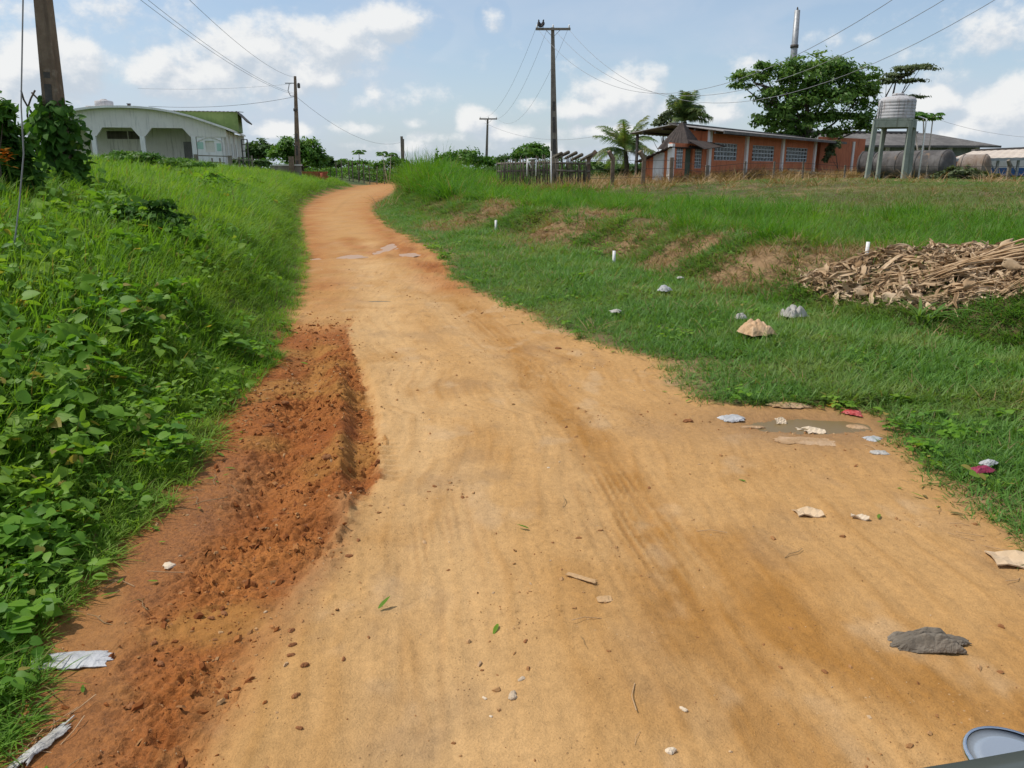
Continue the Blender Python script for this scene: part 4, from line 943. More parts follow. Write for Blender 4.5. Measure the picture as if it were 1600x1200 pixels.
# lean-to with the white door on the near gable side
ZL1 = O(1050, 231)[1]; dpt = 1.5
m = MB(); m.prism([(.2, -.6), (dpt, -.6), (dpt, ZL1 - .60), (.2, ZL1 - .08)], e0 - .0, e0 + .18); m.v = [(y_, x_, z_) for x_, y_, z_ in m.v]; m.f = [f[::-1] for f in m.f]; m.obj('wall', M_ORANGE, ob)
MB().box((e0 - .03, .72, .72), (.06, .62, 1.44)).obj('door', M_DOORW, ob)
lr = MB(); corrugated(lr, (e0 - .5, dpt + .4, ZL1 - .68), (e0 - .5, -.1, ZL1 + .06), (e0 + 2.0, -.1, ZL1 + .06), (e0 + 2.0, dpt + .4, ZL1 - .68), .25, .02); lr.obj('lean_to_roof', M_BROWNROOF, ob)
MB().box((e0 + 1.4, dpt, (ZL1 - .8) / 2), (2.8, .15, ZL1 - .8)).obj('wall', M_ORANGE, ob)
# long hall behind
H0 = at_depth(1262, 80.0); H1 = at_depth(1527, 82.0); HRZ = math.atan2(H1.y - H0.y, H1.x - H0.x); H0.z = 1.0; HL = math.hypot(H1.x - H0.x, H1.y - H0.y)
lh = thing('long_hall', 'long low hall with green upper band and grey roof behind the water tower', 'building', H0, HRZ)
Q = lambda px, py, off=0.0: on_plane(px, py, H0, HRZ, off)
zg0 = Q(1420, 243)[1]; zg1 = Q(1420, 228)[1]
MB().box((HL / 2, .15, (zg0 - .6) / 2), (HL, .3, zg0 + .6)).obj('wall', M_ORANGE2, lh)
MB().box((HL / 2, .25, (zg0 + zg1) / 2), (HL, .3, zg1 - zg0)).obj('upper_band', M_GREENPAINT, lh)
MB().box((HL, 5.2, (zg1 - .6) / 2), (.3, 9.8, zg1 + .6)).obj('wall', M_GREENPAINT, lh)
for p_ in (1332, 1385, 1436, 1483, 1524): x_ = Q(p_, 240)[0]; MB().box((x_, .0, (zg1 - .6) / 2), (.42, .28, zg1 + .6)).obj('pilaster', M_GREYPL, lh)
MB().box((HL / 2, .06, zg0 + .06), (HL, .2, .18)).obj('ledge', M_GREENPAINT, lh)
zr = Q(1400, 208)[1]; r_ = MB(); corrugated(r_, (-1, -1.3, zg1), (HL + 1.2, -1.3, zg1), (HL - 2.6, 5, zr + .25), (-1, 5, zr + .25), .7, .04); r_.obj('roof', M_HALLROOF, lh)
MB().add([(HL + 1.2, -1.3, zg1), (HL + 1.2, 11, zg1), (HL - 2.6, 5, zr + .25)], [(0, 1, 2)]).obj('roof_hip', M_HALLROOF, lh)
MB().box((HL / 2 + .1, -1.34, zg1 - .08), (HL + 2.2, .06, .2)).obj('eave_board', M_DARKROOF, lh); MB().box((HL / 2 - 2, 5, zr + .32), (HL - 4, .9, .16)).obj('ridge_cap', M_DARKROOF, lh)
# brownish linking wall between the two
k0 = at_depth(1276, 61.5); k1 = at_depth(1345, 66.0); lk = thing('boundary_wall', 'dull orange wall joining the orange building to the long hall', 'wall', k0, math.atan2(k1.y - k0.y, k1.x - k0.x)); LKL = (k1 - k0).length
MB().box((LKL / 2, 0, 1.3), (LKL, .25, 3.4)).obj('wall', M_ORANGE2, lk)
MB().box((LKL * .72, -.16, 1.2), (.3, .1, 3.1)).obj('pilaster', M_GREYPL, lk)

# ------------------------------------------------------------------ water tower
TB = at_depth(1389, 45.0); TZ = float(TB.z)
wt_ = thing('water_tower', 'faded green concrete stand with four legs and beams carrying the tank', 'tank stand', TB)
zt_top = z_at(190, 45) - TZ
legs = [(-1.41, -.5), (.38, -1.0), (1.55, .75), (.0, 1.3)]
tops = [(x_ * .93 + (.02), y_) for x_, y_ in legs]
for i, ((x_, y_), (xt_, yt_)) in enumerate(zip(legs, tops)):
    MB().bar((x_, y_, -.3), (xt_, yt_, zt_top), .23 if i in (0, 1) else .19, .22, (0, 1, 0), .92).obj('leg', M_GREENPAINT, wt_)
for i in range(4):
    (xa, ya), (xb, yb) = tops[i], tops[(i + 1) % 4]; MB().bar((xa, ya, zt_top - .16), (xb, yb, zt_top - .16), .24, .34).obj('beam', M_GREENPAINT, wt_)
MB().add([(x_ * 1.12, y_ * 1.12, zt_top + .02) for x_, y_ in tops] + [(x_ * 1.12, y_ * 1.12, zt_top + .12) for x_, y_ in tops], [(3, 2, 1, 0), (4, 5, 6, 7)] + [(i, (i + 1) % 4, 4 + (i + 1) % 4, 4 + i) for i in range(4)]).obj('platform', M_GREENPAINT, wt_)
MB().tube([(1.40, -.6, -.2), (1.42, -.6, zt_top + .1), (1.1, -.3, zt_top + .25)], .045, 8).obj('pipe', M_PWHITE, wt_, True)
tkz = zt_top + .122; th_ = z_at(150, 45) - TZ - tkz
tk = thing('water_tank', 'big ribbed grey water tank on the green stand', 'water tank', (TB.x + .06, TB.y + .12, TZ + tkz))
rad = 53 / 2 / 1254 * 45
pf = [(rad * .95, 0)]
for k in range(6):
    z0_ = th_ * .82 * k / 6; pf += [(rad, z0_ + .02), (rad, z0_ + th_ * .11), (rad * .985, z0_ + th_ * .122), (rad * .985, z0_ + th_ * .13)]
pf += [(rad * .96, th_ * .84), (rad * .86, th_ * .94), (rad * .5, th_ * 1.0), (rad * .3, th_ * 1.02)]
MB().lathe(pf, 36).obj('drum', M_TANKP, tk, True)
MB().lathe([(rad * .30, th_ * 1.02), (rad * .34, th_ * 1.03), (rad * .34, th_ * 1.09), (rad * .28, th_ * 1.12), (.02, th_ * 1.13)], 24).obj('lid', M_TANKP, tk, True)
MB().tube([(-rad * 1.08, -.2, -.1), (-rad * 1.08, -.2, th_ * .75), (-rad * .9, -.15, th_ * .8)], .04, 6).obj('pipe', M_STEEL, tk, True)

# ------------------------------------------------------------------ steel tanks, shed at the right
def hcyl(lab, pa, pb, ya, yb, rad, mat, bands):
    a_, b_ = at_depth(pa, ya), at_depth(pb, yb); d_ = b_ - a_; L_ = math.hypot(d_.x, d_.y); t = thing('storage_tank', lab, 'storage tank', ((a_.x + b_.x) / 2, (a_.y + b_.y) / 2, min(a_.z, b_.z)), math.atan2(d_.y, d_.x))
    pf = [(.02, -.28), (rad * .5, -.22), (rad * .85, -.10), (rad, .02)] + [(rad, v) for v in np.linspace(.2, L_ - .2, 8)] + [(rad, L_ - .02), (rad * .85, L_ + .10), (rad * .5, L_ + .22), (.02, L_ + .28)]
    m = MB(); m.lathe(pf, 32); m.v = [(z_ - L_ / 2, x_, y_ + rad + .05) for x_, y_, z_ in m.v]; m.obj('shell', mat, t, True)
    for k in bands:
        m = MB(); m.lathe([(rad + .003, -.05), (rad + .035, -.045), (rad + .035, .045), (rad + .003, .05)], 32, cap=False); m.v = [(z_ - L_ / 2 + L_ * k, x_, y_ + rad + .05) for x_, y_, z_ in m.v]; m.obj('band', mat, t, True)
    for k in (.2, .8): MB().box((-L_ / 2 + L_ * k, 0, .12), (.3, rad * 1.2, .55)).obj('cradle', M_CONC, t)
    return t
hcyl('longest grey streaked steel tank lying behind the water tower', 1372, 1480, 54, 50, .88, M_RUST, (.02, .36, .64, .98))
hcyl('short brown rusty steel tank lying right of the long grey one', 1502, 1540, 54, 53, .78, M_RUST2, (.06, .94))
hcyl('dark steel tank lying half hidden left of the water tower legs', 1346, 1362, 57, 56.5, .85, M_RUST, (.1, .9))
sb = at_depth(1545, 62); sh = thing('open_shed', 'open shed with pale sheet roof at the right edge', 'shed', sb)
c4 = [pt(1487, 248, 57) - sb, pt(1640, 245, 57) - sb, pt(1640, 231, 68) - sb, pt(1520, 236, 68) - sb]
r_ = MB(); corrugated(r_, *c4, .6, .015); r_.obj('roof', M_PALE, sh)
MB().bar(c4[3] + Vector((0, 0, .05)), c4[2] + Vector((0, 0, .05)), .5, .2).obj('ridge_cap', M_DARKROOF, sh); MB().bar(c4[0] - Vector((0, 0, .12)), c4[1] - Vector((0, 0, .12)), .08, .16).obj('eave_beam', M_STEEL, sh)
for p_ in (1560, 1592, 1632):
    q = pt(p_, 248, 57.6) - sb; MB().bar((q.x, q.y, -.3), (q.x, q.y, q.z - .1), .14, .14).obj('post', M_STEEL, sh)
    MB().bar((q.x, q.y, q.z - .9), (q.x - .7, q.y, q.z - .15), .08, .08).obj('brace', M_STEEL, sh)
q0, q1 = at_depth(1528, 70), at_depth(1680, 70)
bwl = thing('painted_wall', 'white wall with a blue lower band inside the open shed', 'wall', q0); Lw = (q1 - q0).length
zbl = z_at(265, 70) - q0.z + .15; MB().box((Lw / 2, 0, zbl + .55), (Lw, .2, 1.1)).obj('wall', M_PWHITE, bwl); MB().box((Lw / 2, -.01, zbl / 2 - .25), (Lw, .24, zbl + .5 - .004)).obj('blue_band', M_BLUE, bwl)

# ------------------------------------------------------------------ fences of the right field
path = [(920, 37), (957, 38), (1005, 38.5), (1049, 39.5), (1105, 41.5), (1163, 43), (1209, 44.5), (1255, 46), (1321, 47.5), (1450, 47.5), (1577, 48), (1640, 48)]
fb = at_depth(957, 38); wf = thing('wire_fence', 'wire fence on old posts with bent tops along the dry grass', 'fence', fb)
tops_ = []
for i, (px_, y_) in enumerate(path):
    q = at_depth(px_, y_) - fb; bent = i in (0, 2, 10); zt0 = z_at(246 if i < 4 else (252 if i in (5, 6, 7) else 258), y_) - fb.z
    th2 = .17 if i < 5 or i == 10 else .09
    mb = MB(); mb.bar((q.x, q.y, q.z - .3), (q.x + random.uniform(-.04, .04), q.y, zt0), th2, th2)
    if bent or i == 1: mb.bar((q.x, q.y, zt0 - .05), (q.x - .22 if i != 0 else q.x + .3, q.y - .12, zt0 + .28), th2 * .9, th2 * .9)
    mb.obj('post', M_CONC_BR if i < 4 else M_WOOD, wf); tops_.append((Vector((q.x, q.y, q.z)), zt0))
for f_ in (.3, .6, .9):
    mb = MB(); mb.tube([(a_.x, a_.y - .06, a_.z + (z_ - a_.z) * f_) for a_, z_ in tops_], .012, 4); mb.obj('strand', M_IRON, wf)
# screen of weathered stakes with log ends on top
sb_ = at_depth(845, 36); sf = thing('stake_fence', 'dense grey screen of weathered stakes left of the coconut palm', 'fence', sb_)
stake_me = [MB().tube([(0, 0, -.2), (random.uniform(-.03, .03), random.uniform(-.03, .03), .5), (random.uniform(-.05, .05), 0, 1.0)], [.034, .03, .022], 5).mesh('stake', M_STAKE, True) for _ in range(5)]
for k in range(84):
    px_ = 776 + k * 1.72 + random.uniform(-.6, .6); y_ = 36 + random.uniform(-.2, .2) + (.0 if px_ < 870 else .8); q = at_depth(px_, y_)
    tpx = np.interp(px_, [776, 800, 850, 880, 920], [254, 248, 244, 242, 250]) + random.uniform(-3, 8); hh = z_at(tpx, y_) - q.z
    place(random.choice(stake_me), 'stake', sf, q - sb_, (random.gauss(0, .03), random.gauss(0, .05), random.uniform(0, 6)), (.8, .8, hh))
for py_ in (256, 268): MB().tube([pt(776, py_, 36.3) - sb_, pt(848, py_ - 2, 36.3) - sb_, pt(922, py_, 36.9) - sb_], .045, 6).obj('rail', M_WOOD, sf, True)
for k, (px_, py_) in enumerate(((877, 240), (888, 238), (900, 239), (909, 242), (924, 242))):
    MB().tube([pt(px_, py_, 36.0) - sb_, pt(px_ - 16, py_ + 8, 39.0) - sb_], [.085, .07], 8).obj('log', M_STAKE, sf, True)
gb2 = at_depth(831, 34.5); gf2 = thing('goal_frame', 'small white frame leaning against the stake screen', 'frame', gb2)
pp = [pt(823, 275, 34.5), pt(824, 249, 34.5), pt(838, 248, 34.5), pt(837, 275, 34.5), pt(830, 262, 34.5)]
for a_, b_ in ((0, 1), (1, 2), (2, 3), (1, 4)): MB().tube([pp[a_] - gb2, pp[b_] - gb2], .025, 6).obj('bar', M_PWHITE, gf2, True)
q = pt(861, 236, 35.5); g0_ = at_depth(862, 35.5); t_ = MB().tube([g0_ - Vector((0, 0, .2)), q], [.03, .025], 6).obj('metal_stake', M_PWHITE, None, True); tag(t_, 'thin pale stake in front of the tall pole', 'stake')
# low timber rail in front of the dull orange wall
a_, b_ = pt(1232, 265, 54), pt(1326, 277, 56); rb = at_depth(1240, 54); rl = thing('timber_rail', 'low pale timber rail lying before the orange wall', 'rail', rb)
MB().bar(a_ - rb, b_ - rb, .12, .14).obj('rail', M_WOODP, rl)
for f_ in (.05, .5, .95): q = a_.lerp(b_, f_) - rb; MB().bar((q.x, q.y + .1, -.3), (q.x, q.y + .1, q.z + .08), .12, .12).obj('post', M_WOODP, rl)
# fence posts left of the road end
fb3 = at_depth(560, 84); pf3 = thing('post_fence', 'line of old timber posts among bushes left of the road end', 'fence', fb3)
for px_, t_ in ((526, 250), (534, 247), (545, 249), (551, 248), (560, 250), (568, 252), (577, 254), (588, 256), (600, 256)):
    q = at_depth(px_, 84 + (px_ - 526) * .1) - fb3; MB().bar((q.x, q.y, -.2), (q.x + random.uniform(-.1, .1), q.y, z_at(t_ + 3, 84) - fb3.z), .10, .10).obj('post', M_WOOD, pf3)
for f_ in (.9, 1.5): MB().tube([at_depth(524, 84) - fb3 + Vector((0, 0, f_)), at_depth(604, 92) - fb3 + Vector((0, 0, f_))], .02, 4).obj('strand', M_IRON, pf3)

# ------------------------------------------------------------------ trees, palms, shrubs
M_LEAF_A = foliage('tree_leaves', (.125, .240, .042), (.070, .155, .030), (.165, .270, .055), .42, .5, .3, .5, (.13, .18, .04))
M_LEAF_B = foliage('dark_tree_leaves', (.085, .165, .040), (.048, .105, .026), (.105, .185, .046), .36, .55, .25, .5)
M_LEAF_C = foliage('bright_shrub_leaves', (.105, .240, .028), (.055, .145, .020), (.140, .260, .038), .40, .5, .3, .8, (.14, .18, .05))
M_LEAF_D = foliage('olive_leaves', (.130, .170, .070), (.080, .110, .045), None, .32, .55, .3)
M_PALM = foliage('palm_leaflets', (.150, .245, .060), (.090, .165, .045), (.24, .26, .10), .42, .45, .35, 1.0, (.22, .18, .08))
M_PALM2 = foliage('fan_palm_leaves', (.145, .225, .080), (.095, .160, .058), (.19, .24, .095), .40, .45, .4, 1.0, (.20, .15, .07))
M_FLOWER = worn('orange_petals', (.65, .20, .02), (.75, .30, .03), 8, .7, 30, .1)
def leaf_cloud(blobs, n, size, clusters=26, sig=.17, inner=.15, flat_=.55):
    """n two-triangle leaves gathered in clumps on and inside ellipsoids; blobs = (centre, radii)"""
    vol = np.array([max(r[0] * r[2], .01) for _, r in blobs]); cnt = (n * vol / vol.sum()).astype(int); V_, F_ = [], []
    for (c, r), m in zip(blobs, cnt):
        if m < 1: continue
        k = max(6, int(clusters)); d = rng.normal(size=(k, 3)); d /= np.linalg.norm(d, axis=1)[:, None]; d[:, 2] = np.where(d[:, 2] < -.45, -d[:, 2] * .4, d[:, 2])
        rad_ = rng.uniform(.62, 1.0, k); rad_[: int(k * inner)] *= .55; cc = d * rad_[:, None]
        w_ = rng.integers(0, k, m); p = cc[w_] + rng.normal(scale=sig, size=(m, 3)) * np.array((1, 1, .75)); out = cc[w_] * .9 + rng.normal(scale=.55, size=(m, 3)) + np.array((0, 0, flat_))
        out /= np.linalg.norm(out, axis=1)[:, None]; p = p * np.array(r) + np.array(c)
        t = np.cross(out, rng.normal(size=(m, 3))); t /= np.linalg.norm(t, axis=1)[:, None] + 1e-9; b_ = np.cross(out, t); s_ = size * rng.uniform(.6, 1.35, m)[:, None]
        q = np.stack((p - t * s_, p + b_ * s_ * .42 + out * s_ * .12, p + t * s_, p - b_ * s_ * .42 + out * s_ * .12), 1)
        V_.append(q.reshape(-1, 3))
    V_ = np.concatenate(V_); F_ = np.arange(len(V_)).reshape(-1, 4); return V_, F_
def pix_blobs(lst, y):
    out = []
    for (px, py, rx, ry, *dy) in lst:
        c = pt(px, py, y + (dy[0] if dy else 0)); k = y / 1254; out.append((np.array(c), (rx * k, rx * k * .85, ry * k)))
    return out
def tree(name, label, cat, px, y, blobs, mat, n, size, limbs=(), tr=.2, barkm=None, group=None, clusters=26, sig=.17, part='crown', tpx=None):
    b = at_depth(px, y); t = thing(name, label, cat, b, 0, group); bl = pix_blobs(blobs, y)
    V_, F_ = leaf_cloud(bl, n, size, clusters, sig); me = np_tris(part, V_ - np.array(b), F_, mat); place(me, part, t)
    mb = MB(); ctr = Vector(np.mean([c for c, _ in bl], 0)); top_ = Vector((ctr.x * .5 + b.x * .5, ctr.y, ctr.z)) - b
    mb.tube([(0, 0, -.3), top_ * .33 + Vector((tr * .3, 0, 0)), top_ * .66, top_], [tr, tr * .8, tr * .6, tr * .3], 8)
    for c, r in bl:
        e = Vector(c) - b; s0 = top_ * random.uniform(.35, .75); mb.tube([s0, s0.lerp(e, .5) + Vector((0, 0, -.05 * (e - s0).length)), e], [tr * .30, tr * .2, tr * .06], 6)
    for a_, c_ in limbs: mb.tube([pt(*a_, y) - b, (pt(*a_, y) - b).lerp(pt(*c_, y) - b, .5) + Vector((0, 0, .15)), pt(*c_, y) - b], [tr * .45, tr * .34, tr * .2], 6)
    mb.obj('trunk', barkm or M_BARK, t, True); return t
tree('tree', 'large spreading dark green tree rising behind the orange building', 'tree', 1255, 63,
     [(1262, 115, 48, 28), (1300, 108, 38, 22), (1340, 125, 36, 22), (1215, 120, 36, 22), (1172, 122, 30, 15), (1160, 135, 20, 9), (1240, 150, 52, 34), (1300, 155, 60, 38), (1350, 150, 28, 28), (1215, 180, 38, 22), (1325, 188, 40, 22), (1265, 190, 50, 24), (1195, 190, 20, 15), (1190, 105, 16, 10), (1245, 212, 34, 10), (1225, 203, 30, 15), (1310, 210, 34, 13), (1352, 200, 20, 14)],
     M_LEAF_A, 17000, .19, [((1262, 165), (1180, 130)), ((1235, 200), (1190, 130))], .42, sig=.14, clusters=30)
tree('flat_topped_tree', 'thin flat-topped tree with sparse layered branches above the water tank', 'tree', 1368, 72,
     [(1402, 118, 22, 5), (1425, 108, 32, 4.5), (1440, 104, 18, 3), (1420, 127, 24, 3.5), (1385, 128, 16, 6), (1428, 152, 20, 3.5), (1405, 158, 16, 4)],
     M_LEAF_D, 2600, .17, [((1366, 190), (1395, 130)), ((1395, 130), (1440, 106)), ((1380, 160), (1428, 153))], .20, clusters=16, sig=.2)
tree('round_tree', 'low dome-shaped green tree behind the stake screen', 'tree', 832, 88, [(832, 238, 27, 13), (815, 243, 18, 9), (850, 242, 18, 10)], M_LEAF_C, 3600, .22, (), .25, clusters=30)
tree('tree', 'round bright green leafy tree behind the slim pole', 'tree', 470, 80, [(455, 235, 26, 20), (485, 240, 24, 22), (440, 245, 20, 16), (500, 250, 14, 12), (475, 255, 30, 14), (478, 226, 14, 10)], M_LEAF_C, 4200, .22, (), .25)
tree('tree', 'dark tree between the white building and the bright round tree', 'tree', 405, 88, [(395, 240, 16, 15), (412, 236, 20, 17), (428, 240, 16, 14), (384, 246, 12, 12)], M_LEAF_B, 3200, .24, (), .25)
tree('tree', 'small scraggly tree standing in front of the fan palm', 'tree', 1036, 66, [(1040, 186, 12, 11), (1030, 194, 12, 8), (1014, 205, 5, 3), (1046, 176, 7, 6)], M_LEAF_D, 1000, .14, (), .10)
SHRUBS = [('olive shrub in the gap right of the bright round tree', 515, 86, [(512, 255, 14, 9), (526, 258, 12, 7)], M_LEAF_B, 1200), ('shrub behind the old timber posts', 548, 100, [(540, 255, 16, 7), (560, 256, 16, 7)], M_LEAF_C, 1300),
          ('bush right of the old timber posts, below the papaya sapling', 602, 98, [(600, 258, 18, 9), (615, 252, 12, 8)], M_LEAF_C, 1400), ('pointed bush at the very end of the road', 632, 105, [(625, 258, 16, 12), (640, 264, 18, 8), (618, 250, 8, 8)], M_LEAF_C, 1700),
          ('hedge-like bush beside the metal gate frame', 395, 58, [(380, 254, 16, 7), (405, 256, 16, 6)], M_LEAF_B, 1200), ('undergrowth bush at the foot of the coconut palm', 985, 55, [(960, 265, 22, 9), (995, 266, 22, 9), (935, 262, 16, 9)], M_LEAF_B, 2200),
          ('low bush at the far left corner of the orange building', 1014, 58, [(1010, 262, 10, 14), (1003, 268, 10, 10)], M_LEAF_B, 900), ('far bush behind the stake screen', 790, 90, [(780, 250, 16, 8), (800, 248, 14, 8)], M_LEAF_B, 900),
          ('dusty shrub climbing the wall between orange building and hall', 1312, 60, [(1296, 240, 7, 14), (1306, 228, 9, 9), (1290, 252, 5, 12)], M_LEAF_D, 380), ('weedy shrub leaning on the long grey steel tank', 1500, 49, [(1490, 272, 16, 12), (1515, 272, 14, 12), (1468, 276, 10, 8)], M_LEAF_D, 900),
          ('low scrub under the short brown rusty tank', 1535, 50, [(1535, 276, 16, 8), (1552, 278, 12, 6)], M_LEAF_D, 500)]
for lab, px, y, bl, m_, n in SHRUBS: tree('shrub', lab, 'shrub', px, y, bl, m_, n, .17, (), .05, part='foliage')
TB_ = tree('tall_bush', 'tall wild bush on the mound right of the bend', 'bush', 715, 47, [(715, 252, 30, 14), (740, 250, 24, 12), (695, 260, 20, 10), (760, 256, 18, 10), (728, 242, 14, 7)], M_LEAF_C, 3800, .12, (), .06, part='foliage')
# thin tops sticking out of it
tk_ = MB(); bq = at_depth(682, 46)
for k in range(16):
    px_ = random.choice((680, 684, 690, 705, 712, 722, 735, 745, 752)) + random.uniform(-4, 4); q = at_depth(px_, 46); h_ = z_at(random.uniform(228, 244), 46)
    tk_.tube([q - bq, Vector((q.x + random.uniform(-.1, .1), q.y, h_)) - bq], [.02, .008], 4)
    for j in range(14):
        zz = h_ - j * .09; leaf(tk_, Vector((q.x, q.y, zz)) - bq, (random.uniform(-1, 1), random.uniform(-1, 1), .7), (random.uniform(-1, 1), random.uniform(-1, 1), 1), .16, OVATE)
o = tk_.obj('stems', M_LEAF_C, TB_); o.location = bq - TB_.location
# papaya-like saplings: bare stem, tuft of big leaves
def sapling(label, px, y, tip, stems=1, r=.9, mat=M_LEAF_C, lean=0, spread=18):
    b = at_depth(px, y); t = thing('sapling', label, 'sapling', b)
    for k in range(stems):
        tp_ = pt(tip[0] + (k - (stems - 1) / 2) * spread, tip[1] + random.uniform(-4, 6) * (stems > 1), y) - b; m = MB(); m.tube([(k * .15, 0, -.2), tp_ * .5 + Vector((.1 * k, 0, 0)), tp_], [.06, .05, .035], 6)
        m.obj('stem', M_PALE if stems > 1 else M_BARK, t, True)
        m = MB()
        for j in range(13):
            az = j * 2.4; el = random.uniform(-.35, .6); d = Vector((math.cos(az), math.sin(az), el)).normalized(); e = tp_ + d * r * random.uniform(.45, .75)
            m.tube([tp_, tp_.lerp(e, .6) + Vector((0, 0, .08)), e], .012, 4, False)
            for q in range(6): a2 = az + (q - 2.5) * .5; leaf(m, e, (math.cos(a2), math.sin(a2), -.25), (0, 0, 1), r * .52, OVATE, .1, .3)
        m.obj('leaves', mat, t)
sapling('papaya sapling with a thin stem left of the road end', 561, 92, (561, 237), 1, .8); sapling('umbrella-shaped sapling just left of the tiny far pole', 605, 95, (604, 238), 2, .8, M_LEAF_C, 0, 14)
sapling('slim pale-stemmed saplings rising behind the long steel tank', 1440, 58, (1443, 182), 3, .75, M_LEAF_C, 0, 15)
# coconut palm and fan palm
def frond_mesh(name, L, droop, rise, nl, lw, ll, mat):
    m = MB(); pts = []; a = rise; p = Vector((0, 0, 0)); N_ = 14
    for i in range(N_ + 1): pts.append(p.copy()); p = p + Vector((math.cos(a), 0, math.sin(a))) * (L / N_); a -= droop / N_
    m.tube(pts, [.035 * (1 - .8 * i / N_) for i in range(N_ + 1)], 4)
    for i in range(nl):
        f = .12 + .86 * i / nl; k = f * N_; j = min(int(k), N_ - 1); q = pts[j].lerp(pts[j + 1], k - j); tg = (pts[j + 1] - pts[j]).normalized(); l_ = ll * (math.sin(math.pi * (.15 + .8 * f)) ** .7) * random.uniform(.8, 1.1)
        for s in (-1, 1):
            d = (tg * .55 + Vector((0, s, 0)) * .8 + Vector((0, 0, random.uniform(-.55, -.05)))).normalized(); w2 = tg * lw; e = q + d * l_; mid_ = q + d * l_ * .5 + Vector((0, 0, .04)); e = e + Vector((0, 0, -.25 * l_))
            m.add([q - w2, q + w2, mid_ + w2 * .9, mid_ - w2 * .9, e], [(0, 1, 2, 3), (3, 2, 4)])
    return m.mesh(name, mat)
def palm(name, label, px, y, crown, L, nf, fm, trunk_r, rises):
    b = at_depth(px, y); t = thing(name, label, 'palm tree', b); c = pt(*crown, y) - b
    MB().tube([(0, 0, -.2), c * .5 + Vector((.12, 0, 0)), c], [trunk_r * 1.3, trunk_r, trunk_r * .8], 10).obj('trunk', M_BARK, t, True)
    for k in range(nf): place(fm[k % len(fm)], 'frond', t, c + Vector((0, 0, random.uniform(-.1, .1))), (random.uniform(-.3, .3), rises[k % len(rises)] + random.uniform(-.12, .12), k * 2.39996 + random.uniform(-.2, .2)), random.uniform(.95, 1.25))
fmA = [frond_mesh('frond', 2.3, d_, .45, 44, .026, .56, M_PALM) for d_ in (1.0, 1.4, 1.8)]
palm('coconut_palm', 'short coconut palm with arching fronds left of the orange building', 977, 52, (977, 236), 2.3, 26, fmA, .16, (-1.0, -.75, -.45, -.15, .15, -.6, .35))
fmB = [frond_mesh('frond', 2.2, d_, .8, 42, .035, .75, M_PALM2) for d_ in (.8, 1.2, 1.7)]
palm('shaggy_palm', 'shaggy dense-headed palm behind the pyramid roof of the orange building', 1070, 70, (1070, 190), 2.2, 40, fmB, .22, (-1.0, -.7, -.4, -.1, -1.15, -.25, .25))
# dark growth at the left edge with an orange blossom
tree('shrub', 'dark broad-leaved shrub at the left edge behind the guy wire', 'shrub', 6, 9.6, [(8, 235, 34, 46), (-30, 210, 40, 60), (28, 280, 34, 50), (5, 330, 50, 50)], M_VINE, 3400, .075, (), .05, part='foliage', sig=.2)
tree('shrub', 'dark leafy twig reaching up at the top of the left edge', 'shrub', -6, 9.2, [(6, 172, 14, 12), (-14, 190, 26, 26)], M_VINE, 500, .075, (), .03, part='foliage', sig=.22)
fp = pt(8, 243, 9.0); ff_ = thing('orange_flower', 'orange blossom spike at the left edge among dark leaves', 'flower', fp)
m = MB()
for k in range(26): az = random.uniform(0, 6.28); leaf(m, (random.gauss(0, .05), random.gauss(0, .04), random.gauss(0, .05)), (math.cos(az), math.sin(az), random.uniform(-.2, .8)), (0, 0, 1), .085, OVATE)
m.obj('petals', M_FLOWER, ff_); MB().tube([(0, 0, 0), (-.02, .1, -.5), (0, .3, -1.3)], .012, 5).obj('stem', M_VINE, ff_)
tree('shrub', 'low dark round-leaved shrub on the bank right of the climber-covered pole', 'shrub', 232, 9.0, [(205, 332, 40, 13), (240, 340, 52, 12), (262, 348, 40, 9), (165, 350, 46, 11), (215, 362, 60, 9), (130, 372, 40, 9), (250, 322, 22, 10)], M_VINE, 3600, .045, (), .03, part='foliage', sig=.2)
tree('shrub', 'pale green weedy thicket on the crest below the white building', 'shrub', 205, 24, [(200, 250, 40, 12), (230, 247, 20, 9), (260, 254, 44, 8), (165, 256, 30, 10), (310, 258, 34, 5), (185, 243, 14, 8)], M_LEAF_C, 5200, .06, (), .03, part='foliage', sig=.2)
tree('shrub', 'small dark shrub in the middle of the left bank', 'shrub', 338, 22, [(338, 290, 14, 12), (330, 280, 8, 8)], M_VINE, 700, .08, (), .02, part='foliage', sig=.22)
# climber on the near pole: 280 leaves of its own, the rest as one mass
cl = thing('climbing_vine', 'dense broad-leaved climber wrapped round the leaning pole', 'climbing plant', B0)
def vine_pt(front=True):
    while True:
        px_, py_ = random.uniform(38, 165), random.uniform(148, 345)
        half = np.interp(py_, [148, 175, 200, 250, 290, 320, 345], [10, 38, 46, 34, 44, 58, 74]); c_ = np.interp(py_, [148, 200, 250, 345], [80, 94, 105, 100])
        if abs(px_ - c_) < half * random.uniform(.5, 1.0):
            u = (px_ - c_) / half; dep = math.sqrt(max(0, 1 - u * u)) * half / 1254 * B0.y; return pt(px_, py_, B0.y) + Vector((0, (-dep if front else random.uniform(-dep, dep)) * random.uniform(.6, 1.0), 0)), u
vl = []
for _ in range(6): m = MB(); leaf(m, (0, 0, 0), (1, 0, -.25), (0, 0, 1), .115, HEART, random.uniform(.05, .25), random.uniform(.1, .4)); vl.append(m.mesh('leaf', M_VINE, True))
for k in range(285):
    p, u = vine_pt(); place(random.choice(vl), 'leaf', cl, p - B0 + Vector((0, -.03, 0)), (random.gauss(0, .5), random.uniform(.1, 1.0), -math.pi / 2 + u * 1.1 + random.gauss(0, .6)), random.uniform(.7, 1.35))
m = MB()
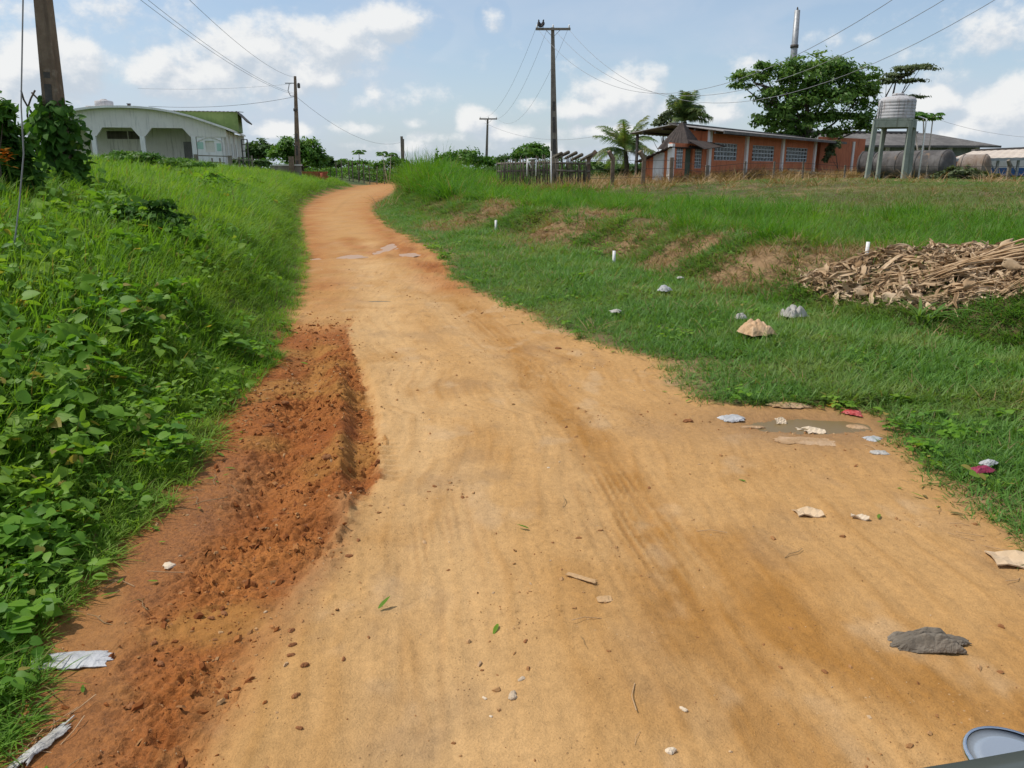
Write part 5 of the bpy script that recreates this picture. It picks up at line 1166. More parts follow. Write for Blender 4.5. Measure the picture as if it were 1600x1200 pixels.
for k in range(1300): p, u = vine_pt(False); leaf(m, p - B0, (random.uniform(-1, 1), random.uniform(-1, .3), random.uniform(-.7, .3)), (random.gauss(0, .5), random.gauss(-.4, .5), 1), .10 * random.uniform(.6, 1.3), HEART)
o = m.obj('foliage', M_VINE, cl); o['kind'] = 'stuff'
m = MB()
for k in range(5):
    a0 = k * 1.26; m.tube([(.2 * math.cos(a0 + t * 5) * (1 - .3 * t), .18 * math.sin(a0 + t * 5) * (1 - .3 * t), t * 1.5) + Vector((-.1 * t, 0, 0)) if False else Vector((.22 * math.cos(a0 + t * 5) - .12 * t, .2 * math.sin(a0 + t * 5), t * 1.45)) for t in np.linspace(0, 1, 14)], .013, 5)
m.obj('stem', M_BARK, cl, True)
# single big weeds standing at the edge of the mud
lfE = []
for _ in range(4): m = MB(); leaf(m, (0, 0, 0), (1, 0, .05), (0, 0, 1), .125, OVATE, .08, .22); lfE.append(m.mesh('leaf', M_WEED, True))
lfH = []
for _ in range(4): m = MB(); leaf(m, (0, 0, 0), (1, 0, .05), (0, 0, 1), .135, HEART, .08, .22); lfH.append(m.mesh('leaf', M_WEED, True))
def edge_weed(px, py, label, n, sc, lf, h=.16):
    b = at(px, py); t = thing('broadleaf_plant', label, 'plant', b)
    MB().tube([(0, 0, -.02), (.01, 0, h * .6), (.02, .01, h)], [.004, .003, .002], 5).obj('stem', M_WEED, t)
    for k in range(n):
        az = k * 2.4 + random.uniform(-.3, .3); z_ = h * random.uniform(.55, 1.0); place(random.choice(lf), 'leaf', t, (math.cos(az) * .03, math.sin(az) * .03, z_), (random.gauss(0, .25), random.uniform(-.35, .25), az), sc * random.uniform(.75, 1.2))
edge_weed(62, 975, 'big round-leaved weed right above the white plastic sheet', 11, .55, lfH, .11); edge_weed(140, 915, 'pointed-leaf weed reaching over the mud above the round-leaved one', 9, .45, lfE, .10)
edge_weed(215, 800, 'trailing weed at the mud edge below the broad leaf mass', 10, .5, lfE, .12); edge_weed(275, 720, 'weed with wide leaves leaning out towards the churned mud', 12, .6, lfH, .2); edge_weed(35, 880, 'bright heart-leaved weed at the left border of the picture', 11, .55, lfH, .2)
edge_weed(365, 560, 'pale heart-leaved weed on the bank beside the start of the mud', 9, .95, lfH, .25)
edge_weed(12, 1010, 'heart-leaved weed at the left border below the bright one', 10, .5, lfH, .14); edge_weed(18, 1085, 'narrow-leaved weed just below the white plastic sheet', 10, .42, lfE, .12); edge_weed(85, 905, 'dense pointed-leaf weed between the bright border weed and the mud', 12, .5, lfE, .15)
b = at(1445, 503); ft = thing('grass_clump', 'arching dark green grass clump in front of the dry leaf heap', 'grass clump', b)
bl_me = []
for _ in range(5):
    m = MB(); rows = blade(.55, .03, 0, random.uniform(.25, .6), random.uniform(1.2, 2.0), (0, 0, 0), 7); fl_ = [p for r_ in rows for p in r_]; m.add(fl_, [(2 * i, 2 * i + 1, 2 * i + 3, 2 * i + 2) for i in range(6)] + [(12, 13, 14)]); bl_me.append(m.mesh('blade', M_GRASS_R, True))
for k in range(34): place(random.choice(bl_me), 'blade', ft, (random.gauss(0, .05), random.gauss(0, .05), -.02), (0, 0, random.uniform(0, 6.28)), random.uniform(.6, 1.15))

# far woods closing the horizon
def treeline(label, r0, r1, a0, a1, n, hmin, hmax, mat, size):
    bl = []
    for k in range(n):
        a = math.radians(random.uniform(a0, a1)); r = random.uniform(r0, r1); h_ = random.uniform(hmin, hmax) * (1 + .5 * math.sin(a * 23) * math.sin(a * 7 + 1)); bl.append((np.array((r * math.sin(a), r * math.cos(a), h_ * .15)), (h_ * random.uniform(.9, 1.6), h_ * .8, h_ * .85)))
    V_, F_ = leaf_cloud(bl, n * 260, size, 18, .2); o = bpy.data.objects.new('distant_woods', np_tris('distant_woods', V_, F_, mat)); COL.objects.link(o); tag(o, label, 'woods', None, 'stuff')
def thicket(label, spans, n, size, mat):
    bl = []
    for (p0, p1, y0, y1, t0, t1, k) in spans:
        for i in range(k):
            px_ = random.uniform(p0, p1); y_ = random.uniform(y0, y1); b = at_depth(px_, y_); zt_ = z_at(random.uniform(t0, t1), y_); h_ = max(zt_ - b.z, .5)
            bl.append((np.array((b.x, b.y, b.z + h_ * .25)), (h_ * random.uniform(.8, 1.3), h_ * .7, h_ * .75)))
    V_, F_ = leaf_cloud(bl, n, size, 16, .22); o = bpy.data.objects.new('undergrowth', np_tris('undergrowth', V_, F_, mat)); COL.objects.link(o); tag(o, label, 'undergrowth', None, 'stuff')
thicket('low green scrub filling the gap left of the road end', [(372, 520, 84, 100, 248, 256, 22), (500, 665, 96, 122, 251, 258, 34)], 9000, .20, M_LEAF_C)
thicket('dark scrub behind the stake screen and under the palms', [(760, 930, 82, 100, 249, 256, 24), (925, 1015, 62, 78, 250, 258, 16)], 7000, .20, M_LEAF_B)
treeline('far low woods along the horizon', 230, 330, -62, 62, 150, 2.2, 4.2, M_LEAF_B, .55)

# ------------------------------------------------------------------ dry leaf heap at the right
M_LITTER = foliage('dry_leaf', (.54, .385, .235), (.29, .180, .092), (.60, .46, .31), .12, .8, .15, 3, (.15, .085, .04))
M_STALK = worn('dry_stalk', (.38, .24, .125), (.54, .38, .23), 6, .8, 20, .3, c3=(.20, .11, .05))
def heap_h(x, y): return .07 * np.exp(-(((x - 5.6) / 1.0) ** 2 + ((y - 8.9) / .7) ** 2)) + .05 * in_heap(x, y) * (.6 + fbm(x * 2, y * 2, 2))
def dry_leaf_mesh(L, wd, curl, roll):
    m = MB(); g = []
    for i in range(6):
        t = i / 5; w_ = wd * math.sin(math.pi * (.12 + .8 * t)) ; zc = curl * L * (t - t * t) * 1.6; row = []
        for j in (-1, -.4, .4, 1): row.append((L * (t - .5), j * w_ * math.cos(roll * abs(j)) + .012 * math.sin(9 * t), zc + w_ * abs(j) * math.sin(roll) * .8 + random.uniform(-.012, .012)))
        g.append(row)
    return m.sheet(g, .003).mesh('dry_leaf', M_LITTER)
LEAF_ME = [dry_leaf_mesh(random.uniform(.10, .28), random.uniform(.012, .034), random.uniform(-.3, .7), random.uniform(.3, 1.4)) for _ in range(8)]
lx = rng.uniform(3.2, 7.1, 16000); ly = rng.uniform(7.0, 10.3, 16000); keep = in_heap(lx, ly, .06) & (rng.random(16000) < .40 + 1.3 * fbm(lx * 1.6, ly * 1.6, 3)); lx, ly = lx[keep], ly[keep]; lz = base_h(lx, ly) + heap_h(lx, ly) * rng.uniform(.55, 1.05, len(lx)) + .02
lc = proto_collection('dry_leaf', LEAF_ME)
scatter('leaf_litter', 'heap of brown curled dry leaves at the right', np.column_stack((lx, ly, lz)), np.column_stack((rng.normal(0, .7, len(lx)), rng.normal(0, .5, len(lx)), rng.normal(.1, 1.2, len(lx)))), np.tile(rng.uniform(.3, 1.2, len(lx))[:, None] * (1 + .4 * (rng.random(len(lx))[:, None] > .9)), (1, 3)), rng.integers(0, 8, len(lx)), lc, 'leaf litter')
def bundle(label, pa, pb, ya, yb, n, r, sag, hz=.42):
    a_, b_ = at(*pa) + Vector((0, 0, ya)), at(*pb) + Vector((0, 0, yb)); c = a_.lerp(b_, .5); t = thing('dry_frond_bundle', label, 'dry fronds', c)
    for k in range(n):
        o1 = Vector((random.gauss(0, .05), random.gauss(0, .08), random.gauss(0, .05))); o2 = Vector((random.gauss(0, .05), random.gauss(0, .10), random.gauss(0, .07)))
        m = MB(); p0, p1 = a_ + o1 * .6 - c, b_ + o2 - c; m.tube([p0.lerp(p1, f) + Vector((0, 0, sag * math.sin(math.pi * f) + random.gauss(0, .006))) for f in np.linspace(0, 1, 8)], [r * (.4 + .8 * f) for f in np.linspace(0, 1, 8)], 5); m.obj('stalk', M_STALK, t, True)
bundle('long bundle of dry brown stalks lying across the leaf heap', (1436, 452), (1610, 416), .10, .16, 20, .011, .03)
bundle('second bundle of pale stalks higher on the heap, running out of the picture', (1520, 420), (1650, 408), .16, .14, 12, .011, .03)
bundle('loose stalks lying along the top edge of the leaf heap', (1470, 428), (1560, 404), .09, .10, 8, .009, .02)
bundle('crooked pale sticks in the middle of the leaf heap', (1335, 452), (1440, 440), .07, .09, 9, .007, .02)
bundle('thin twigs across the lower front of the leaf heap', (1440, 480), (1560, 462), .06, .08, 9, .007, .02)
bundle('short yellow stalks lying behind the left part of the leaf heap', (1386, 428), (1450, 415), .08, .08, 9, .009, .01)
bundle('stalks sticking out at the lower right of the leaf heap', (1560, 472), (1640, 446), .06, .10, 10, .009, .02)
def big_leaf(px, py, y, label, sz, rot):
    p = at(px, py + 10) + Vector((0, 0, y)); m = MB(); g = []
    for i in range(8):
        t = i / 7; g.append([((t - .5) * sz, j * sz * .28 * math.sin(math.pi * (.1 + .8 * t)), .10 * sz * math.sin(5 * t + j * 2) + random.uniform(-.03, .03) * sz) for j in (-1, -.5, 0, .5, 1)])
    o = m.sheet(g, .004).obj('dead_leaf', M_LITTER, None, True); o.location = p; o.rotation_euler = rot; tag(o, label, 'dry leaf')
big_leaf(1568, 402, .20, 'upright pointed dry leaf at the top of the heap', .20, (.9, -.5, .3)); big_leaf(1510, 458, .16, 'pale folded dry leaf standing out below the stalk bundle', .18, (1.0, -.6, .5)); big_leaf(1350, 458, .08, 'wide pale dry leaf in the left part of the heap', .22, (.5, .1, .2))
big_leaf(1398, 462, .07, 'long rolled dry leaf in the middle of the heap', .30, (.6, -.15, .1)); big_leaf(1545, 415, .16, 'broad tattered dry leaf under the upright pointed one', .30, (.7, -.2, .2)); big_leaf(1585, 428, .16, 'broad brown dry leaf over the thick end of the stalk bundle', .28, (.7, .2, -.1))

# ------------------------------------------------------------------ stakes in the verge
def stake(px, pyb, pyt, label, r, mat):
    b = at(px, pyb); tz = pt(px, pyt, b.y).z; o = MB().tube([(0, 0, -.1), (0, 0, tz - b.z)], [r, r * .95], 8).obj('marker_stake', mat, None, True); o.location = b; tag(o, label, 'stake')
stake(959, 414, 392, 'white marker stake standing in the verge grass', .028, M_PWHITE); stake(775, 360, 344, 'far small white stake by the dry grass patch', .032, M_PWHITE)
stake(1353, 408, 378, 'leaning grey-white stake behind the dry leaf heap', .024, M_PWHITE)

# ------------------------------------------------------------------ water
def water(label, c, ra, rb, mat, z):
    m = MB(); n = 44; ring = [(ra * (1 + .28 * math.sin(3 * a + c[0]) * math.sin(2 * a) + .12 * math.sin(7 * a + c[1])) * math.cos(a), rb * (1 + .25 * math.sin(2 * a + 1 + c[1])) * math.sin(a), 0) for a in np.linspace(0, 2 * math.pi, n, endpoint=False)]
    m.add(ring, [tuple(range(n))]); o = m.obj('puddle', mat); o.location = (c[0], c[1], z); o['kind'] = 'structure'; o['label'] = label
mm, hh = mat_new('muddy_water'); pz = principled(hh, (.40, .25, .155), .42, .12, 0, bump(hh, hh.noise(hh.new('ShaderNodeTexCoord').outputs['Object'], 9, 2), .05, .01)); M_WATER = finish(mm, hh, pz.outputs[0])
mm, hh = mat_new('stagnant_water'); pz = principled(hh, (.17, .115, .048), .30, .15, 0, bump(hh, hh.noise(hh.new('ShaderNodeTexCoord').outputs['Object'], 14, 3), .08, .01)); M_WATER2 = finish(mm, hh, pz.outputs[0])
labs = ['pale muddy puddle across the left wheel track', 'long muddy puddle in the red ruts at the right', 'small puddle at the lower end of the red ruts', 'tiny puddle at the left road edge', 'shallow stagnant puddle full of litter in the grass bay', 'small dark wet spot in the middle of the road']
for k, ((c, ra, rb), lab) in enumerate(zip(PUDDLES, labs)):
    far_ = k < 4; zc = float(Zfull(c[0], c[1])[0])
    water(lab, c, ra * (1.2 if far_ else .92), rb * (1.1 if far_ else .92), M_WATER if far_ else M_WATER2, zc + (.026 if far_ else .022))

# ------------------------------------------------------------------ litter
def plastic(name, c1, c2, rough=.45, trans=.3):
    m, h = mat_new(name); Pn = h.new('ShaderNodeTexCoord').outputs['Object']; c = h.mix(h.smooth(h.noise(Pn, 9, 4), .4, .65), c1, c2)
    p = principled(h, c, rough, .4, 0, bump(h, h.noise(Pn, 26, 4, .6, 1.0), .6, .02)); t = h.new('ShaderNodeBsdfTranslucent'); h.put(t.inputs[0], c); mx = h.new('ShaderNodeMixShader'); mx.inputs[0].default_value = trans
    m.node_tree.links.new(p.outputs[0], mx.inputs[1]); m.node_tree.links.new(t.outputs[0], mx.inputs[2]); return finish(m, h, mx.outputs[0])
M_PLW = plastic('white_film', (.52, .52, .52), (.66, .66, .67)); M_PLG = plastic('dirty_white_film', (.50, .47, .42), (.64, .62, .58)); M_BAGBR = plastic('brown_paper', (.56, .36, .20), (.68, .47, .29), .75, .1)
M_CLOTH = plastic('grey_cloth', (.13, .108, .082), (.215, .18, .14), .9, .0); M_CARD = worn('cardboard', (.50, .36, .22), (.58, .43, .28), 4, .9, 20, .2, c3=(.40, .28, .16)); M_CARDP = worn('pale_card', (.56, .45, .32), (.64, .53, .40), 4, .9, 20, .2)
M_RED = plastic('red_packet', (.45, .05, .05), (.55, .12, .11), .4, .1); M_YEL = plastic('yellow_film', (.70, .36, .02), (.78, .45, .04), .4, .2); M_MAG = plastic('maroon_wrapper', (.26, .02, .06), (.34, .03, .09), .35, .1); M_TAN = plastic('tan_film', (.40, .245, .12), (.50, .33, .19), .7, .1); M_DUSTY = plastic('dusty_paper', (.43, .265, .125), (.50, .32, .165), .9, .0); M_STONE = worn('pebble', (.40, .30, .20), (.52, .42, .31), 6, .9, 30, .4); M_CLOD = worn('clod', (.22, .09, .035), (.30, .13, .05), 6, .95, 20, .6)
def crumple(px, py, name, label, cat, sx, sy, h_, mat, rz=0.0, freq=2.2, amp=.45, res=26, lift=.0, ragged=.25, seed=0, dome=None):
    """a sheet creased along random fold lines, with uneven corners and a ragged rim, lying on the ground"""
    b = at(px, py); R_ = random.Random(seed * 13 + 5); g = []; dome = (1.0 if h_ > .055 else .35) if dome is None else dome
    folds = [(R_.uniform(0, 3.1416), R_.uniform(-.8, .8), R_.uniform(.5, 1.0)) for _ in range(int(3 + freq * 2))]; fine = [(R_.uniform(0, 3.1416), R_.uniform(-1, 1), R_.uniform(.12, .3)) for _ in range(9)]
    cells = [(R_.uniform(-1, 1), R_.uniform(-1, 1), R_.uniform(0, .25)) for _ in range(15)]
    cor = [(R_.uniform(.62, 1.12), R_.uniform(.62, 1.12)) for _ in range(4)]
    for i in range(res):
        row = []
        for j in range(res):
            u, v = i / (res - 1) * 2 - 1, j / (res - 1) * 2 - 1
            k0 = (1 - u) / 2; k1 = (1 + u) / 2; l0 = (1 - v) / 2; l1 = (1 + v) / 2
            cu = cor[0][0] * k0 * l0 + cor[1][0] * k1 * l0 + cor[2][0] * k0 * l1 + cor[3][0] * k1 * l1; cv = cor[0][1] * k0 * l0 + cor[1][1] * k1 * l0 + cor[2][1] * k0 * l1 + cor[3][1] * k1 * l1
            rim = max(abs(u), abs(v)); rg = 1 + ragged * rim ** 3 * 2.4 * float(fbm(np.array([u * 1.7 + seed]), np.array([v * 1.7 - 2 * seed]), 4, .65)[0])
            du, dv = u * cu * rg * (1 - .10 * v * v), v * cv * rg * (1 - .12 * u * u)
            f_ = sum(w_ * abs(du * math.cos(a_) + dv * math.sin(a_) - o_) for a_, o_, w_ in folds) / len(folds); ff_ = sum(w_ * (abs(((du * math.cos(a_) + dv * math.sin(a_) - o_) * 2.2) % 1.0 - .5)) for a_, o_, w_ in fine) / 9
            ds_ = sorted(math.hypot(u - qx, v - qy) + qh for qx, qy, qh in cells); cre = (.55 if px == 1237 else .82) + (.65 if px == 1237 else .30) * min((ds_[1] - ds_[0]) * 2.2, 1) ** .8 - .25 * ds_[0]
            z_ = h_ * (dome * max(0, 1 - rim ** 3.5) * cre * (1.15 - .6 * f_) + amp * (.75 - f_) * (1 - .4 * rim) + 1.6 * amp * ff_)
            row.append((du * sx / 2 + .16 * sx * (f_ - .45), dv * sy / 2 + .16 * sy * (ff_ - .05), max(z_, .003) + lift))
        g.append(row)
    o = MB().sheet(g, .0025).obj(name, mat, None, False); o.location = b + Vector((0, 0, .002)); o.rotation_euler = (0, 0, rz); return tag(o, label, cat)
def on_grass(o, dz): o.location.z += dz; return o
on_grass(crumple(1180, 530, 'paper_bag', 'crumpled brown paper bag lying on the short grass', 'bag', .34, .27, .11, M_BAGBR, .2, 1.8, .35, 28, 0, .18, 1), .05)
on_grass(crumple(1237, 503, 'plastic_bag', 'peaked whitish plastic bag behind the brown paper bag', 'bag', .26, .22, .10, M_PLG, .5, 2.4, .6, 26, 0, .25, 2), .05)
on_grass(crumple(1157, 506, 'plastic_scrap', 'small white plastic ball left of the peaked bag', 'litter', .13, .11, .06, M_PLG, .1, 2.2, .5, 20, 0, .2, 3), .05)
on_grass(crumple(1038, 461, 'plastic_scrap', 'bluish white plastic scrap far up in the verge grass', 'litter', .20, .16, .06, M_PLW, .8, 2.6, .6, 20, 0, .4, 4), .05); on_grass(crumple(963, 495, 'plastic_scrap', 'thin white scrap in the grass near the road edge', 'litter', .12, .14, .05, M_PLG, 1.2, 2.6, .6, 18, 0, .5, 5), .05)
on_grass(crumple(1062, 442, 'plastic_scrap', 'pale scrap caught in taller grass above the bluish one', 'litter', .12, .12, .05, M_PLG, .2, 2.2, .6, 18, 0, .3, 6), .06)
crumple(1145, 652, 'plastic_bag', 'white crumpled film at the grass edge left of the litter puddle', 'bag', .19, .15, .05, M_PLW, .3, 2.8, .6, 26, 0, .25, 7)
crumple(1332, 645, 'snack_packet', 'red crumpled packet leaning on the grass right of the litter puddle', 'packet', .11, .15, .055, M_RED, .9, 2.0, .4, 22, .0, .2, 8)
crumple(1303, 634, 'plastic_scrap', 'yellow scrap beside the red packet', 'litter', .09, .06, .025, M_YEL, .2, 2.4, .5, 18, 0, .2, 9)
crumple(1230, 634, 'torn_film', 'tan sheet of torn film at the back of the litter puddle', 'litter', .34, .14, .04, M_TAN, .1, 2.2, .5, 22, 0, .3, 10); crumple(1340, 660, 'torn_film', 'orange-brown film in the grass right of the litter puddle', 'litter', .14, .09, .03, M_TAN, -.2, 2.2, .5, 20, 0, .35, 11)
crumple(1258, 690, 'torn_film', 'pinkish tan sheet lying on the dirt below the puddle', 'litter', .36, .16, .025, M_TAN, -.1, 2.6, .5, 24, 0, .25, 12); crumple(1180, 662, 'torn_film', 'muddy flat film beside the white crumpled film', 'litter', .18, .06, .02, M_TAN, -.1, 2.6, .5, 20, 0, .3, 13)
crumple(1362, 685, 'paper_scrap', 'white scrap at the grass edge right of the tan sheet', 'litter', .13, .09, .03, M_PLW, .3, 2.8, .5, 20, 0, .4, 14); crumple(1375, 709, 'paper_scrap', 'lower white scrap at the grass edge', 'litter', .11, .07, .03, M_PLG, -.2, 2.8, .5, 18, 0, .3, 15)
w_ = crumple(1533, 745, 'candy_wrapper', 'maroon and white wrapper in the grass near the right border', 'wrapper', .15, .10, .05, M_MAG, .3, 2.4, .5, 22, .03, .25, 16)
on_grass(crumple(1541, 737, 'paper_scrap', 'white paper scrap tucked behind the maroon wrapper', 'litter', .11, .07, .05, M_PLW, .5, 2.4, .5, 18, .03, .25, 17), .01)
def card(px, py, label, sx, sy, mat, rz, tilt, th=.006):
    b = at(px, py); m = MB(); g = [[((i / 5 - .5) * sx, (j / 4 - .5) * sy, .010 * math.sin(i * 1.3 + j) + .05 * sx * ((i / 5 - .5) ** 2)) for j in range(5)] for i in range(6)]
    o = m.sheet(g, th).obj('cardboard_piece', mat, None); o.location = b + Vector((0, 0, .012 + abs(tilt) * sy * .5)); o.rotation_euler = (tilt, 0, rz); tag(o, label, 'cardboard')
card(1220, 655, 'small square of pale cardboard standing at the left end of the puddle', .065, .05, M_CARDP, .05, .7); card(1262, 664, 'folded strip of pale cardboard in the puddle', .14, .05, M_CARDP, -.1, .15); card(1274, 669, 'triangular pale cardboard in the puddle below the strip', .12, .06, M_CARDP, .15, .2)
card(1262, 803, 'flat square tile-like cardboard lying on the road at the right', .125, .085, M_CARD, .05, .0); card(1588, 878, 'large flat cardboard at the right border of the road', .20, .14, M_CARD, -.2, .0); card(1343, 812, 'thin sliver of pale cardboard on the road near the flat square', .08, .025, M_CARDP, -.4, .0)
crumple(1447, 1010, 'cloth_rag', 'dark grey-brown rag lying on the road at the lower right', 'rag', .26, .105, .055, M_CLOTH, -.10, 2.4, .5, 44, 0, .20, 18, 1.0)
crumple(1488, 1004, 'cloth_flap', 'loose grey end of cloth at the right tip of the rag', 'rag', .11, .06, .035, M_CLOTH, -.25, 2.0, .6, 26, 0, .30, 21)
crumple(108, 1030, 'plastic_sheet', 'white torn plastic sheet half under the weeds at the lower left', 'plastic sheet', .27, .12, .022, M_PLW, .15, 3.0, .8, 44, .004, .28, 19)
crumple(64, 1165, 'plastic_strip', 'torn white plastic strip in the mud at the lower left corner', 'plastic strip', .05, .20, .020, M_PLG, -.2, 3.2, .8, 34, .002, .6, 20)
crumple(945, 938, 'flattened_cup', 'flattened tan cup pressed into the middle of the road', 'cup', .065, .055, .010, M_DUSTY, .2, 2.0, .5, 20, 0, .15, 22); crumple(905, 905, 'paper_strip', 'pale strip pressed into the dirt above the flattened cup', 'litter', .14, .03, .005, M_DUSTY, -.55, 3.0, .5, 20, 0, .3, 23)
# stones on the road
def stone(px, py, label, s, mat, name='stone', flat_=.55, cat='stone'):
    b = at(px, py); m = MB(); n = 10; vv = []; sd = random.uniform(0, 50)
    prof_ = [(-.9, .35), (-.6, .75), (-.1, 1.0), (.4, .85), (.8, .45)]
    for z_, r_ in prof_:
        for k in range(n): a = 2 * math.pi * k / n; q = 1 + .30 * math.sin(2 * a + sd) + .16 * math.sin(3 * a + sd * 2 + z_ * 2); vv.append((r_ * q * math.cos(a) * s, r_ * q * math.sin(a) * s * .75, z_ * s * flat_ * (1 + .15 * math.sin(a * 2 + sd))))
    m.add(vv, [(i * n + k, i * n + (k + 1) % n, (i + 1) * n + (k + 1) % n, (i + 1) * n + k) for i in range(4) for k in range(n)] + [tuple(range(n))[::-1], tuple(4 * n + k for k in range(n))])
    o = m.obj(name, mat, None, False); o.location = b + Vector((0, 0, s * flat_ * .35)); o.rotation_euler = (0, 0, random.uniform(0, 6)); tag(o, label, cat)
stone(801, 1085, 'largest grey-tan stone near the bottom middle of the road', .020, M_STONE); stone(757, 1085, 'small whitish stone left of the largest road stone', .008, M_CARDP); stone(815, 1060, 'flat tan stone just above the largest road stone', .013, M_STONE, flat_=.3)
stone(1048, 1173, 'tan stone at the bottom border of the road', .017, M_CARDP); stone(1068, 1108, 'small pale stone above the one at the bottom border', .012, M_CARDP); stone(767, 1113, 'tiny white pebble below the largest road stone', .006, M_CARDP); stone(857, 731, 'tiny white pebble in the middle of the road', .009, M_CARDP)
stone(821, 999, 'dark pebble on the bare road left of the flattened cup', .010, M_CLOD); stone(264, 884, 'wedge-shaped pale stone in the smooth mud at the left', .030, M_CARDP, flat_=.4); stone(1075, 658, 'dark red clod at the right road edge before the white crumpled film', .030, M_CLOD, 'mud_clod', .5, 'clod'); stone(872, 545, 'dark clod far up at the right road edge', .030, M_CLOD, 'mud_clod', .5, 'clod')
for k, (px, py, s) in enumerate(((455, 985, .014), (457, 1008, .014), (455, 1025, .012), (476, 1043, .015), (537, 1031, .010), (462, 1090, .014), (468, 1140, .010), (385, 905, .018), (330, 965, .012), (350, 955, .016), (240, 1003, .014), (250, 1033, .016), (205, 1100, .016), (560, 845, .012), (545, 870, .016), (400, 870, .02), (430, 800, .022), (440, 745, .024), (470, 700, .024), (500, 770, .022), (455, 655, .028), (512, 725, .03), (478, 820, .02), (420, 660, .03), (445, 625, .028))):
    stone(px, py, 'loose red-brown mud clod fallen beside the churned ruts', s, M_CLOD, 'mud_clod', .6, 'clod'); bpy.context.scene.collection.objects[-1]['group'] = 'clods beside the churned ruts'
# crumbs and grit scattered over the bare earth
gm = []
for _ in range(5):
    m = MB(); n = 6; sd = random.uniform(0, 9); vv = [((.6 if z_ else 1) * (1 + .35 * math.sin(k * 2.1 + sd)) * math.cos(k * 1.047), (.6 if z_ else 1) * .8 * math.sin(k * 1.047) * (1 + .3 * math.cos(k * 1.7 + sd)), .75 * z_ - .1) for z_ in (0, 1) for k in range(n)]; m.add(vv, [(k, (k + 1) % n, n + (k + 1) % n, n + k) for k in range(n)] + [tuple(n + k for k in range(n))]); gm.append(m)
mg, hg = mat_new('crumb'); rnd = hg.new('ShaderNodeObjectInfo').outputs['Random']; M_CRUMB = finish(mg, hg, principled(hg, hg.ramp(rnd, [(0, (.24, .105, .04)), (.55, (.36, .19, .075)), (.90, (.42, .26, .13)), (1.0, (.52, .38, .24))]), .95, .2).outputs[0])
cc_ = proto_collection('crumb', [m.mesh('crumb', M_CRUMB) for m in gm])
x, y, r = polar(90000, 1.35, 14, 46, .5); xl, xr = XL(y), XR(y); inr_ = (x > xl) & (x < xr)
_, wv = near_detail(x, y); mudw = np.clip(wv['mud'] - .8 * wv['wash'], 0, 1); pr_ = np.maximum(mudw * .12, .06 + .50 * sst(fbm(x * 1.3 + 40, y * 1.3, 3), -.02, .28)) ; keep = inr_ & (rng.random(len(x)) < pr_ * .55)
x, y, mudw = x[keep], y[keep], mudw[keep]; s_ = .0015 * np.exp(rng.exponential(.55, len(x))) * (1 + 1.6 * mudw) * np.clip((np.hypot(x, y) / 3), 1, 2.5); s_ = np.minimum(s_, .014)
scatter('gravel', 'crumbs of earth and grit scattered over the dirt road', np.column_stack((x, y, Zfull(x, y))), np.column_stack((rng.normal(0, .4, len(x)), rng.normal(0, .4, len(x)), rng.uniform(0, 6.28, len(x)))), np.column_stack((s_, s_ * rng.uniform(.6, 1.2, len(x)), s_ * rng.uniform(.5, 1.0, len(x)))), rng.integers(0, 5, len(x)), cc_, 'grit')
x, y, r = polar(120000, 1.5, 12, 40, .5); _, wv = near_detail(x, y); keep = (rng.random(len(x)) < np.clip(wv['mud'] - .75 * wv['wash'], 0, 1) * (.30 + .70 * sst(fbm(x * 2.2, y * 2.2, 3), -.10, .16))) & (x > XL(y)); x, y = x[keep], y[keep]
mg, hg = mat_new('mud_crumb'); rnd = hg.new('ShaderNodeObjectInfo').outputs['Random']; M_MCR = finish(mg, hg, principled(hg, hg.ramp(rnd, [(0, (.17, .055, .016)), (.5, (.25, .085, .022)), (.9, (.34, .135, .038)), (1.0, (.40, .20, .08))]), .95, .2).outputs[0])
mc_ = proto_collection('mud_crumb', [m.mesh('mud_crumb', M_MCR) for m in gm])
s_ = np.minimum(.0024 * np.exp(rng.exponential(.55, len(x))) * np.clip(np.hypot(x, y) / 4.2, .7, 2), .022)
scatter('mud_crumbs', 'crumbled red mud covering the churned strip of the road', np.column_stack((x, y, Zfull(x, y))), np.column_stack((rng.normal(0, .5, len(x)), rng.normal(0, .5, len(x)), rng.uniform(0, 6.28, len(x)))), np.column_stack((s_, s_ * rng.uniform(.6, 1.2, len(x)), s_ * rng.uniform(.5, 1.0, len(x)))), rng.integers(0, 5, len(x)), mc_, 'mud')
# fallen blades, straws and sprigs on the mud
tw = [MB().tube([(-.06, 0, .002), (-.02, .006, .005), (.03, -.004, .004), (.07, .004, .002)], .0016, 4).mesh('straw', M_DRY), MB().tube([(-.05, 0, .002), (.0, .01, .006), (.06, 0, .002)], .0013, 4).mesh('straw', M_STALK)]
m = MB(); leaf(m, (0, 0, .006), (1, 0, .1), (0, 0, 1), .055, [(a_ * .45, b_) for a_, b_ in OVATE], .1, .1); tw.append(m.mesh('fallen_blade', M_GRASS_L))
tcn = proto_collection('straw', tw); x, y, r = polar(9000, 1.35, 9, 46, .5); xl, xr = XL(y), XR(y); ed = np.minimum(np.abs(x - xl), np.abs(xr - x)); keep = (x > xl) & (x < xr) & (rng.random(len(x)) < .006 + .5 * np.exp(-(ed / .16) ** 2)); x, y = x[keep], y[keep]
scatter('straw_litter', 'fallen grass blades and straws along the edges of the road', np.column_stack((x, y, Zfull(x, y) + .004)), np.column_stack((rng.normal(0, .12, len(x)), rng.normal(0, .12, len(x)), rng.uniform(0, 6.28, len(x)))), np.tile(rng.uniform(.5, 1.3, len(x))[:, None], (1, 3)), rng.integers(0, 3, len(x)), tcn, 'straw')

